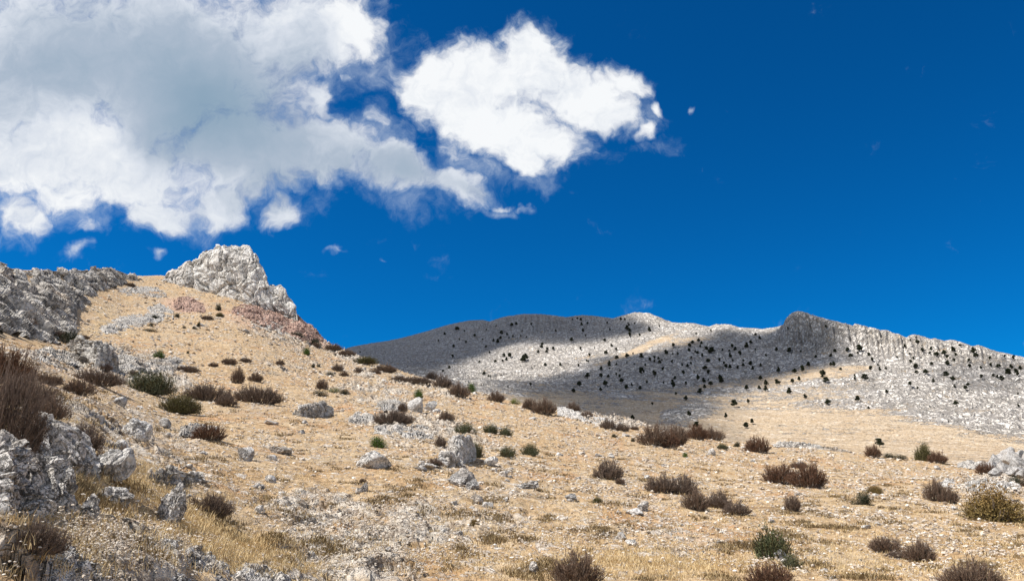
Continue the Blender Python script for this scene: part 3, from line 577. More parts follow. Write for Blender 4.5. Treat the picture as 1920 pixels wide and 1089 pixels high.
# ---------------------------------------------------------------- boulders and stones
import bmesh
_ico = {}
def ico(sub):
    if sub not in _ico:
        bm = bmesh.new(); bmesh.ops.create_icosphere(bm, subdivisions=sub, radius=1.0)
        _ico[sub] = (np.array([v.co[:] for v in bm.verts], np.float32), np.array([[v.index for v in f.verts] for f in bm.faces], np.int32)); bm.free()
    return _ico[sub]
def rock_shape(seed, sub=5, cuts=9, rough=.10, flat=1.0):
    V, F = ico(sub); V = V.copy(); g = np.random.default_rng(seed)
    V += .28 * np.stack([perlin(V * 1.1 + seed), perlin(V * 1.1 + seed + 5), perlin(V * 1.1 + seed + 9)], 1)
    for _ in range(cuts):
        n = g.normal(size=3); n /= np.linalg.norm(n); dd = g.uniform(.42, .80); s = V @ n - dd; V -= np.where(s > 0, s * .92, 0)[:, None] * n
    nn = V / np.linalg.norm(V, axis=1)[:, None]
    if sub > 2: V += nn * (rough * rocky(V * 1.0 + seed * 3, .55))[:, None]
    V[:, 2] *= flat; V /= np.abs(V).max(0) * np.array([1, 1, 1 / flat]); return V, F
def place_rock(cx, base, wpx, hpx, seed, mat, label, cat='boulder', group=None, sub=5, cuts=14, rough=.16, lean=0, depth=.85, name='boulder', objs=None):
    h_ = hit(cx, base, objs or (hill,)) or hit(cx, base, (hill, mount)); p, nrm_ = h_; dist = (p - Vector((0, 0, EYE))).length
    k_ = .88 if 650 < cx < 960 else 1.0; W = k_ * wpx * dist / FPX / 2; H = k_ * hpx * dist / FPX; V, F = rock_shape(seed, sub, cuts, rough)
    V = V * np.array([W, W * depth, H * .68])
    o = mesh_obj(name, V, F, mat, smooth=sub < 5); o.location = p + Vector((p.x, p.y, 0)).normalized() * W * depth * .75 + Vector((0, 0, H * .38)); o.rotation_euler = (0, R(lean), -math.atan2(p.x, p.y))
    tag(o, label, cat, group); outs.append(o); return o
B, GB, NR = M['boulder'], M['grey_boulder'], M['near_rock']
place_rock(207, 912, 66, 66, 21, B, 'bright white cracked boulder wedged against the pitted slab, near the left', sub=6, cuts=7, rough=.22, lean=28, objs=(hill,))
place_rock(320, 988, 46, 74, 22, NR, 'upright dark mottled boulder standing beside the straw gully', sub=6, cuts=8, rough=.42, lean=12)
place_rock(168, 982, 38, 44, 23, NR, 'squat white and dark boulder between the pitted slab and the upright boulder', sub=5, cuts=7, rough=.45)
place_rock(212, 955, 60, 38, 24, NR, 'crumbly boulder below the bright white cracked boulder', sub=5, cuts=7, rough=.5)
place_rock(112, 985, 26, 16, 61, NR, 'small white stone at the foot of the lowest pitted slab', sub=4)
place_rock(260, 832, 62, 42, 25, B, 'pale rounded boulder at the head of the gully', sub=5, rough=.3)
place_rock(225, 848, 30, 24, 62, B, 'smaller pale boulder touching the left of the gully head boulder', sub=5, rough=.3)
place_rock(312, 803, 26, 18, 26, GB, 'small dark grey block left of the round brown bush', sub=4)
place_rock(225, 760, 22, 16, 27, GB, 'small grey block below the olive shrub at the left', sub=4)
place_rock(456, 861, 36, 30, 28, B, 'smooth round pale boulder alone on the slope left of centre', sub=5, cuts=6, rough=.08)
place_rock(525, 852, 42, 18, 29, GB, 'flat grey fissured boulder right of the smooth round one', sub=5, rough=.3)
place_rock(510, 862, 22, 9, 63, B, 'thin stone just below the flat fissured boulder', sub=4)
place_rock(508, 796, 30, 10, 30, B, 'flat pale stone high on the slope left of centre', sub=4)
place_rock(571, 794, 12, 7, 64, GB, 'tiny dark stone right of the flat pale stone', sub=4)
place_rock(565, 812, 14, 7, 65, GB, 'tiny grey stone below the tiny dark one', sub=4)
place_rock(703, 878, 78, 40, 31, B, 'broad domed white boulder below the green cushion shrub', sub=6, cuts=5, rough=.12)
place_rock(781, 772, 40, 32, 32, B, 'larger white boulder of the pair crowned by a green cushion', sub=5, rough=.2)
place_rock(808, 770, 30, 22, 33, B, 'smaller white boulder of the pair crowned by a green cushion', sub=5, rough=.2)
place_rock(820, 774, 22, 9, 34, B, 'flat stone at the right foot of the white boulder pair', sub=4)
place_rock(862, 914, 68, 40, 35, GB, 'rounded grey boulder with dark veins in the middle of the slope', sub=6, cuts=6, rough=.22)
place_rock(884, 918, 34, 22, 36, GB, 'smaller grey boulder joined to the right of the veined one', sub=5, rough=.3)
place_rock(921, 874, 30, 20, 37, B, 'white topped block, uppermost of three right of the tall white rock', sub=5, cuts=10)
place_rock(928, 884, 18, 9, 38, B, 'small block, middle one of three right of the tall white rock', sub=4)
place_rock(944, 893, 26, 15, 39, B, 'white block with a black underside, lowest of three right of the tall white rock', sub=5, cuts=10)
place_rock(949, 941, 14, 10, 66, B, 'small stone below the three white blocks, right of the veined boulder', sub=4)
place_rock(1191, 968, 34, 15, 40, B, 'leaning white slab over a black hollow in the lower slope', sub=5, cuts=11)
place_rock(1207, 958, 24, 17, 41, NR, 'knobbly grey stone just above the leaning white slab', sub=5, rough=.5)
place_rock(1184, 1023, 22, 15, 42, B, 'pale stone with a dark right side below the leaning white slab', sub=4)
place_rock(1166, 1013, 18, 14, 67, NR, 'rough stone left of the pale one below the leaning slab', sub=4)
place_rock(998, 1076, 22, 20, 43, NR, 'knobbly pale stone near the bottom edge left of the brown bush', sub=5, rough=.4)
place_rock(683, 922, 18, 20, 44, GB, 'mottled grey stone standing below the domed white boulder', sub=5, rough=.4)
place_rock(672, 926, 18, 12, 68, B, 'pale stone at the left of the mottled grey stone', sub=4)
place_rock(794, 882, 60, 16, 45, NR, 'low mottled rock right of the domed white boulder', sub=5, rough=.5)
place_rock(792, 884, 22, 14, 69, GB, 'small dark rock right of the low mottled rock', sub=4)
place_rock(508, 905, 22, 14, 46, B, 'stone on the dry slope with a pale pointed top, left of centre', sub=4)
place_rock(484, 917, 30, 12, 70, GB, 'flat grey stone left of the pointed one', sub=4)
place_rock(488, 962, 20, 13, 47, B, 'bright white flat stone on the right rim of the straw gully', sub=4)
place_rock(1463, 1052, 24, 20, 48, B, 'small white boulder in front of the green bush', sub=5)
place_rock(1474, 1058, 18, 12, 71, B, 'second small pale stone in front of the green bush', sub=4)
place_rock(862, 1004, 24, 9, 49, B, 'pale flat stone in the rubble below the veined boulder', sub=4)
place_rock(820, 976, 20, 10, 50, B, 'small white stone in the centre rubble', sub=4)
place_rock(894, 944, 34, 16, 51, NR, 'rough low stone under the veined boulder', sub=4)
place_rock(914, 952, 26, 14, 52, NR, 'rough pitted stone lower right of the veined boulder', sub=4)
place_rock(988, 918, 44, 16, 53, NR, 'dark creviced rock patch on the tan slope right of the three blocks', sub=5, rough=.6)
place_rock(1072, 938, 26, 12, 54, GB, 'low brownish stone right of the dark creviced patch', sub=4)
place_rock(1093, 852, 16, 7, 55, B, 'pair of small white stones above the two round olive bushes', sub=4)
place_rock(1048, 854, 18, 7, 72, B, 'small white flat stones right of the second round olive bush', sub=4)
place_rock(1335, 853, 16, 12, 56, B, 'pale stone upslope of the brown bushes on the right', sub=4)
place_rock(1757, 880, 12, 7, 57, B, 'small white stone below the twin bushes on the right crest', sub=4)
# grey boulder pile at the right edge
pile = [(1895,868,30,20),(1870,872,24,18),(1912,878,26,16),(1885,884,34,14),(1858,878,18,12),(1905,890,30,12),(1930,872,34,24),(1868,888,22,9),(1922,892,24,10),(1893,856,24,14),(1914,862,22,14),(1878,862,16,10)]
pl = ['topmost', 'upper left', 'middle right', 'wide middle', 'leftmost', 'lower right', 'tall right hand', 'lowest left', 'lowest right', 'dark crowning', 'small upper right', 'small upper left']
for i, (a_, b_, c_, d_) in enumerate(pile):
    place_rock(a_, b_ + 4, c_, d_ + 4, 80 + i, GB, pl[i] + ' block of the grey boulder pile at the right edge', group='grey boulder pile on the right crest', sub=4, cuts=11, objs=(hill, mount))
bpy.context.view_layer.update()

# many mid-size rocks: individuals copied from eight shapes
RS = [rock_shape(300 + i, 4, 11, .22) for i in range(8)]
protos = [mesh_obj('rock', V_ * np.array([.5, .42, .30]), F_, B if i % 3 else NR) for i, (V_, F_) in enumerate(RS)]
row0 = 4 + 6 + 20; Hn = hill_V[row0:row0 + 810, :len(inner)]; flat = Hn.reshape(-1, 3)
hp, vp = to_pix(flat); vis = (hp > -5) & (hp < 1925) & (vp < 1095)
vis_idx = np.where(vis)[0]; rub_f = rub.reshape(hill_V.shape[:2])[row0:row0 + 810, :len(inner)].ravel() if len(rub) == hill_V.shape[0] * hill_V.shape[1] else None
keep = rng.random(len(vis_idx)) < (.22 + .78 * rub_f[vis_idx]); cand = vis_idx[keep]
def zone(px_, py_):
    if px_ < 480 and py_ > 860: return 'on the grassy bank at the bottom left'
    if py_ > 960: return 'in the rubble at the bottom of the slope' if px_ < 1000 else 'on the dry grass at the bottom right'
    if px_ < 420: return 'on the gullied ground at the left'
    if py_ > 850: return 'on the middle of the slope' if px_ < 1000 else 'on the right hand slope'
    return 'high on the slope left of centre' if px_ < 1000 else 'near the crest on the right'
mid = rng.choice(cand, 190, replace=False); first = {0: 1}
used_p = set()
for n_, ii in enumerate(mid):
    p = flat[ii]; k = n_ % 8; dist = float(np.linalg.norm(p - np.array([0, 0, EYE]))); wpx = float(rng.uniform(7, 17) * (1.25 if rng.random() < .15 else 1)); W = min(wpx * dist / FPX, 1.6)
    o = protos[k] if k not in used_p else copy_tree(protos[k]); used_p.add(k)
    o.location = (float(p[0]), float(p[1]), float(p[2]) + .08 * W); o.scale = (W, W, W * float(rng.uniform(.6, 1.1))); o.rotation_euler = (float(rng.normal(0, .2)), float(rng.normal(0, .2)), float(rng.uniform(0, 6.28)))
    z_ = zone(hp[ii], vp[ii]); kind_ = 'pale angular limestone rock' if k % 3 else 'rough grey mottled rock'
    tag(o, ('hand sized ' if W < .25 else 'knee high ' if W > .6 else 'small ') + kind_ + ' ' + z_, 'rock', ('angular rocks ' if k % 3 else 'mottled rocks ') + z_)

# loose stones, uncounted
def scatter_stones(n, sub, lo, hi, name, bias):
    pr = bias + (1 - bias) * rub_f[vis_idx]; cl = fbm(flat[vis_idx] * [.5, .3, 0], 4, .6); pr = pr * np.clip(.45 + 1.6 * cl, .06, 1.4); sel = vis_idx[rng.random(len(vis_idx)) < pr]; sel = rng.choice(sel, n); P0 = flat[sel] + rng.normal(0, 1, (n, 3)) * .04
    V0, F0 = ico(sub); dist = np.linalg.norm(P0 - [0, 0, EYE], axis=1)
    wpx = lo * (hi / lo) ** (rng.random(n) ** 2.2); W = np.clip(wpx * dist / FPX / 2, .008, .5)
    a = rng.uniform(0, 6.28, n); ca, sa = np.cos(a), np.sin(a); jit = 1 + .30 * rng.normal(size=(n, len(V0), 1))
    Q = V0[None] * np.clip(jit, .5, 1.5) * (np.stack([np.ones(n), rng.uniform(.55, 1, n), rng.uniform(.3, .7, n)], 1) * W[:, None])[:, None]
    X = Q[..., 0] * ca[:, None] - Q[..., 1] * sa[:, None]; Y = Q[..., 0] * sa[:, None] + Q[..., 1] * ca[:, None]
    Vv = np.stack([X, Y, Q[..., 2]], -1) + P0[:, None]; Vv[..., 2] += (W * .15)[:, None]
    Ff = (F0[None] + (np.arange(n) * len(V0))[:, None, None]).reshape(-1, 3); tone = np.repeat(np.clip(rng.normal(.45, .28, n), 0, 1), len(V0))
    o = mesh_obj(name, Vv.reshape(-1, 3), Ff, M['stone'], attrs={'tone': tone}, smooth=False); tag(o, kind='stuff', label='loose pale stones strewn over the dry slope', cat='stones')
scatter_stones(70000, 1, 2.0, 8.0, 'gravel', .055)

# ---------------------------------------------------------------- dry grass
m, t, b = material('dry_grass'); tn = t.attr('tone'); t.set(b.inputs['Base Color'], t.mix(tn, (.46, .31, .14), (.78, .63, .37))); M['grass'] = m
m, t, b = material('withered_herbs'); tn = t.attr('tone'); t.set(b.inputs['Base Color'], t.mix(tn, (.12, .08, .04), (.30, .22, .11))); M['scrub'] = m
st_f = straw.reshape(hill_V.shape[:2])[row0:row0 + 810, :len(inner)].ravel()
def grass(n, w_, hlo, hhi, pr, maxd):
    d_ = np.linalg.norm(flat[vis_idx], axis=1); ok = (rng.random(len(vis_idx)) < pr) & (d_ < maxd) & (d_ > 3.0); sel = rng.choice(vis_idx[ok], n // 14)
    cent = np.repeat(flat[sel], 14, 0); n = len(cent); d_ = np.linalg.norm(cent, axis=1)
    P0 = cent + rng.normal(0, 1, (n, 3)) * np.array([.06, .06, 0]) * (d_ / 10)[:, None] ** .5
    hgt = rng.uniform(hlo, hhi, n) * np.repeat(rng.uniform(.5, 1.2, n // 14), 14); ww = w_ * np.clip(d_ / 9, .7, 4); a = rng.uniform(0, 6.28, n); ln = rng.uniform(.1, .9, n) * hgt
    dx, dy = np.cos(a), np.sin(a); side = np.stack([-dy * ww, dx * ww, 0 * ww], 1); b_ = rng.uniform(0, 6.28, n)
    mid_ = P0 + np.stack([np.cos(b_) * ln * .35, np.sin(b_) * ln * .35, hgt * .6], 1); tip = P0 + np.stack([np.cos(b_) * ln, np.sin(b_) * ln, hgt], 1)
    Vv = np.stack([P0 - side, P0 + side, mid_ + side * .7, mid_ - side * .7, tip + side * .15, tip - side * .15], 1).reshape(-1, 3)
    k = np.arange(n)[:, None] * 6; Ff = np.stack([k + [0, 1, 2, 3], k + [3, 2, 4, 5]], 1).reshape(-1, 4)
    return Vv, Ff, np.repeat(rng.random(n), 6)
parts = [grass(80000, .0026, .03, .09, np.clip(st_f[vis_idx] * 1.1 - .08, 0, 1), 24), grass(70000, .0035, .02, .05, np.full(len(vis_idx), .5), 45)]
off = 0; VV = []; FF = []; TT = []
for a_, b_, c_ in parts: VV.append(a_); FF.append(b_ + off); TT.append(c_); off += len(a_)
dk = np.clip((fbm(flat[vis_idx] * [.8, .5, 0] + 55, 4, .6) - .12) / .2, 0, 1)
dv_, df_, dt_ = grass(70000, .0045, .03, .11, dk, 80)
tag(mesh_obj('dry_scrub', dv_, df_, M['scrub'], attrs={'tone': dt_}, smooth=False), kind='stuff', label='low brown withered herbs between the stones', cat='scrub')
tag(mesh_obj('grass', np.concatenate(VV), np.concatenate(FF), M['grass'], attrs={'tone': np.concatenate(TT)}, smooth=False), kind='stuff', label='dry straw coloured grass tufts over the slope', cat='grass')

# ---------------------------------------------------------------- bushes
def twig_mat(name, lo, hi, tip=None):
    m, t, b = material(name); tn = t.attr('tone'); hh = t.attr('rise'); c = t.mix(tn, lo, hi)
    if tip: c = t.mix(t.math('MULTIPLY', hh, .8), c, tip)
    t.set(b.inputs['Base Color'], c); return m
M['tw_b'] = twig_mat('brown_twigs', (.115, .075, .052), (.25, .175, .125), (.235, .17, .125))
M['tw_r'] = twig_mat('red_brown_twigs', (.09, .048, .030), (.21, .12, .075), (.19, .11, .07))
M['tw_g'] = twig_mat('grey_twigs', (.11, .078, .058), (.25, .185, .14), (.23, .175, .14))
M['tw_o'] = twig_mat('olive_twigs', (.05, .045, .02), (.15, .13, .05), (.14, .125, .055))
M['tw_y'] = twig_mat('ochre_twigs', (.10, .085, .028), (.26, .19, .075), (.28, .165, .06))
M['lf_c'] = twig_mat('cushion_leaves', (.03, .06, .010), (.10, .165, .03))
M['lf_y'] = twig_mat('yellow_green_leaves', (.10, .13, .02), (.24, .26, .06))
M['lf_o'] = twig_mat('olive_leaves', (.055, .062, .032), (.17, .175, .10))
M['lf_d'] = twig_mat('dark_leaves', (.018, .022, .012), (.06, .065, .035))
M['wood'] = twig_mat('bush_wood', (.10, .075, .055), (.22, .18, .145))
M['bark'] = twig_mat('juniper_bark', (.09, .07, .055), (.17, .14, .115))
def strips(A, Bp, w0, w1, g, tone=None, rise0=None, rise1=None):
    """flat tapering strips from A to B, each turned a random way"""
    n = len(A); D_ = Bp - A; rv_ = g.normal(size=(n, 3)); S_ = np.cross(D_, rv_); S_ /= np.linalg.norm(S_, axis=1)[:, None] + 1e-9
    V = np.stack([A - S_ * w0[:, None], A + S_ * w0[:, None], Bp + S_ * w1[:, None], Bp - S_ * w1[:, None]], 1).reshape(-1, 3)
    return V, np.arange(n * 4).reshape(n, 4)
def twig_cloud(g, n, rx, ry, hz, tw, levels=3):
    """stems rise from a narrow base to a ragged dome and carry finer and finer upright twigs"""
    a = g.uniform(0, 6.28, n); q = np.sqrt(g.random(n)); u, v = q * np.cos(a), q * np.sin(a); top = np.sqrt(np.clip(1 - .93 * q * q, .05, 1)) * g.uniform(.62, 1.0, n) * hz
    lump = .82 + .30 * perlin(np.stack([u * 2.6 + g.uniform(0, 50), v * 2.6, 0 * u], 1)); top = top * lump
    A = np.stack([u * rx * .55, v * ry * .55, np.zeros(n)], 1) + g.normal(0, .02, (n, 3)) * [1, 1, 0]; E = np.stack([u * rx * .95, v * ry * .95, top * .85], 1)
    w = np.full(n, tw * 1.7); Vs, Fs, tn, rs, off = [], [], [], [], 0; stems = None
    for lv in range(levels):
        vv, f = strips(A, E, w, w * .5, g)
        Vs.append(vv); Fs.append(f + off); off += len(vv); tn.append(np.repeat(g.random(len(A)), 4)); rs.append(np.clip(vv[:, 2] / hz, 0, 1) ** 2)
        if lv == 0: stems = (vv, f, tn[0], rs[0]); Vs, Fs, tn, rs, off = [], [], [], [], 0
        m_ = 6 if lv < 1 else 4; D_ = E - A; L = np.linalg.norm(D_, axis=1)
        s_ = g.uniform(.25, 1, (len(A), m_))[..., None]; A2 = (A[:, None] * (1 - s_) + E[:, None] * s_).reshape(-1, 3)
        D2 = np.repeat(D_ / (L[:, None] + 1e-6), m_, 0) + g.normal(0, .48, (len(A) * m_, 3)) + np.array([0, 0, .22]); D2 /= np.linalg.norm(D2, axis=1)[:, None]
        L2 = np.minimum(np.repeat(L, m_) * .45, .13) * g.uniform(.5, 1.2, len(A2)); A, E, w = A2, A2 + D2 * L2[:, None], np.repeat(w, m_) * .62; E[:, 2] = np.maximum(E[:, 2], .01)
    return stems, (np.concatenate(Vs), np.concatenate(Fs), np.concatenate(tn), np.concatenate(rs))
def leaf_cloud(g, n, rx, ry, hz, size, lumps=9, fill=.75, base_z=0.0):
    c = g.normal(size=(lumps, 3)); c /= np.linalg.norm(c, axis=1)[:, None]; c[:, 2] = np.abs(c[:, 2]) * .8; c *= g.uniform(.25, .75, lumps)[:, None]
    k = g.integers(0, lumps, n); u = g.normal(size=(n, 3)); u /= np.linalg.norm(u, axis=1)[:, None]; r_ = g.random(n) ** .35 * .46
    P = c[k] + u * r_[:, None]; P[:, 2] = np.abs(P[:, 2] + .06); P /= 1.05; P = P * np.array([rx, ry, hz]); P[:, 2] += base_z
    a1 = g.normal(size=(n, 3)); a1 /= np.linalg.norm(a1, axis=1)[:, None]; a2 = np.cross(a1, g.normal(size=(n, 3))); a2 /= np.linalg.norm(a2, axis=1)[:, None]
    s_ = size * g.uniform(.6, 1.3, n)[:, None]; V = np.stack([P - a1 * s_, P - a2 * s_ * .5, P + a1 * s_, P + a2 * s_ * .5], 1).reshape(-1, 3)
    return V, np.arange(n * 4).reshape(n, 4), np.repeat(g.random(n), 4), np.repeat(np.clip(P[:, 2] / hz, 0, 1), 4)
def part(name, d, mat, parent): return mesh_obj(name, d[0], d[1], mat, parent, attrs={'tone': d[2], 'rise': d[3]}, smooth=False)
def make_bush(kind, seed, elong=1.0):
    """unit bush: about 1 wide before elongation"""
    g = np.random.default_rng(seed); r = empty({'c': 'cushion_shrub', 'k': 'cushion_shrub', 'd': 'low_shrub', 'o': 'leafy_shrub', 'v': 'leafy_shrub', 'y': 'leafy_shrub', 'a': 'leafy_shrub'}.get(kind, 'bare_shrub'))
    rx, ry = .5 * elong, .42
    if kind in 'brgB':
        tm = {'b': 'tw_b', 'r': 'tw_r', 'g': 'tw_g', 'B': 'tw_g'}[kind]; st, tw = twig_cloud(g, int((150 if kind != 'B' else 190) * elong), rx, ry, .55, .0056 if kind != 'B' else .0036, levels=4)
        part('stems', st, M['wood'], r); part('twigs', tw, M[tm], r)
    elif kind in 'oyva':
        st, tw = twig_cloud(g, int(60 * elong), rx, ry, .55, .006, levels=3); part('stems', st, M['wood'], r); part('twigs', tw, M['tw_y' if kind == 'y' else 'tw_o'], r)
        part('foliage', leaf_cloud(g, int(7000 * elong), rx, ry, .55, .017, 22), M[{'o': 'lf_o', 'y': 'tw_y', 'v': 'lf_v', 'a': 'tw_o'}[kind]], r)
    else:
        st, tw = twig_cloud(g, 30, rx * .8, ry * .8, .35, .010, levels=2); part('stems', st, M['wood'], r)
        part('foliage', leaf_cloud(g, 4200, rx, ry, .55, .018, 10), M[{'c': 'lf_c', 'd': 'lf_d', 'k': 'lf_y'}[kind]], r)
    return r
M['lf_v'] = twig_mat('grey_green_leaves', (.045, .055, .024), (.145, .155, .075))
KN = {'b': ('brown leafless', 'bush'), 'r': ('red brown leafless', 'bush'), 'g': ('grey brown leafless', 'bush'), 'B': ('large dark bare', 'bush'), 'o': ('olive green', 'bush'), 'y': ('ochre and olive', 'bush'), 'v': ('green leafy', 'bush'), 'a': ('dark olive', 'bush'), 'c': ('bright green cushion', 'shrub'), 'k': ('yellow green cushion', 'shrub'), 'd': ('low dark', 'shrub')}
lib = {}; seq = [0]
def bush(cx, base, wpx, hpx, kind, label, group=None, seed=None, dr=0.0, objs=None):
    el = 1.0 if wpx / hpx < 2.1 else 1.7; key = (kind, el, (len([1 for k_ in BUSHES_DONE if k_ == kind]) % 3)); BUSHES_DONE.append(kind)
    h_ = hit(cx, base, objs or (hill,)) or hit(cx, base, (hill, mount)); p = h_[0]; dist = (p - Vector((0, 0, EYE))).length
    W = wpx * dist / FPX; H = hpx * dist / FPX * (1.2 if kind != 'B' else 1.0)
    if key not in lib: r = lib[key] = make_bush(kind, 900 + 31 * len(lib), el)
    else: r = copy_tree(lib[key])
    sx = W / el * 1.03; sy = min(sx, max(H * 1.6, sx * .5)); back_ = Vector((p.x, p.y, 0)).normalized() * sy * .3
    q = p + back_; g_ = hill.ray_cast(Vector((q.x, q.y, q.z + 6)), Vector((0, 0, -1))); zz = g_[1].z if g_[0] and abs(g_[1].z - p.z) < 2.5 else p.z
    r.location = (q.x, q.y, min(zz, p.z + .3 * H) - .03 * H); r.scale = (sx, sy, H / .55 * 1.02); r.rotation_euler = (0, 0, -math.atan2(p.x, p.y) + (seq[0] % 2) * math.pi); seq[0] += 1
    tag(r, label, KN[kind][1], group); return r
BUSHES_DONE = []
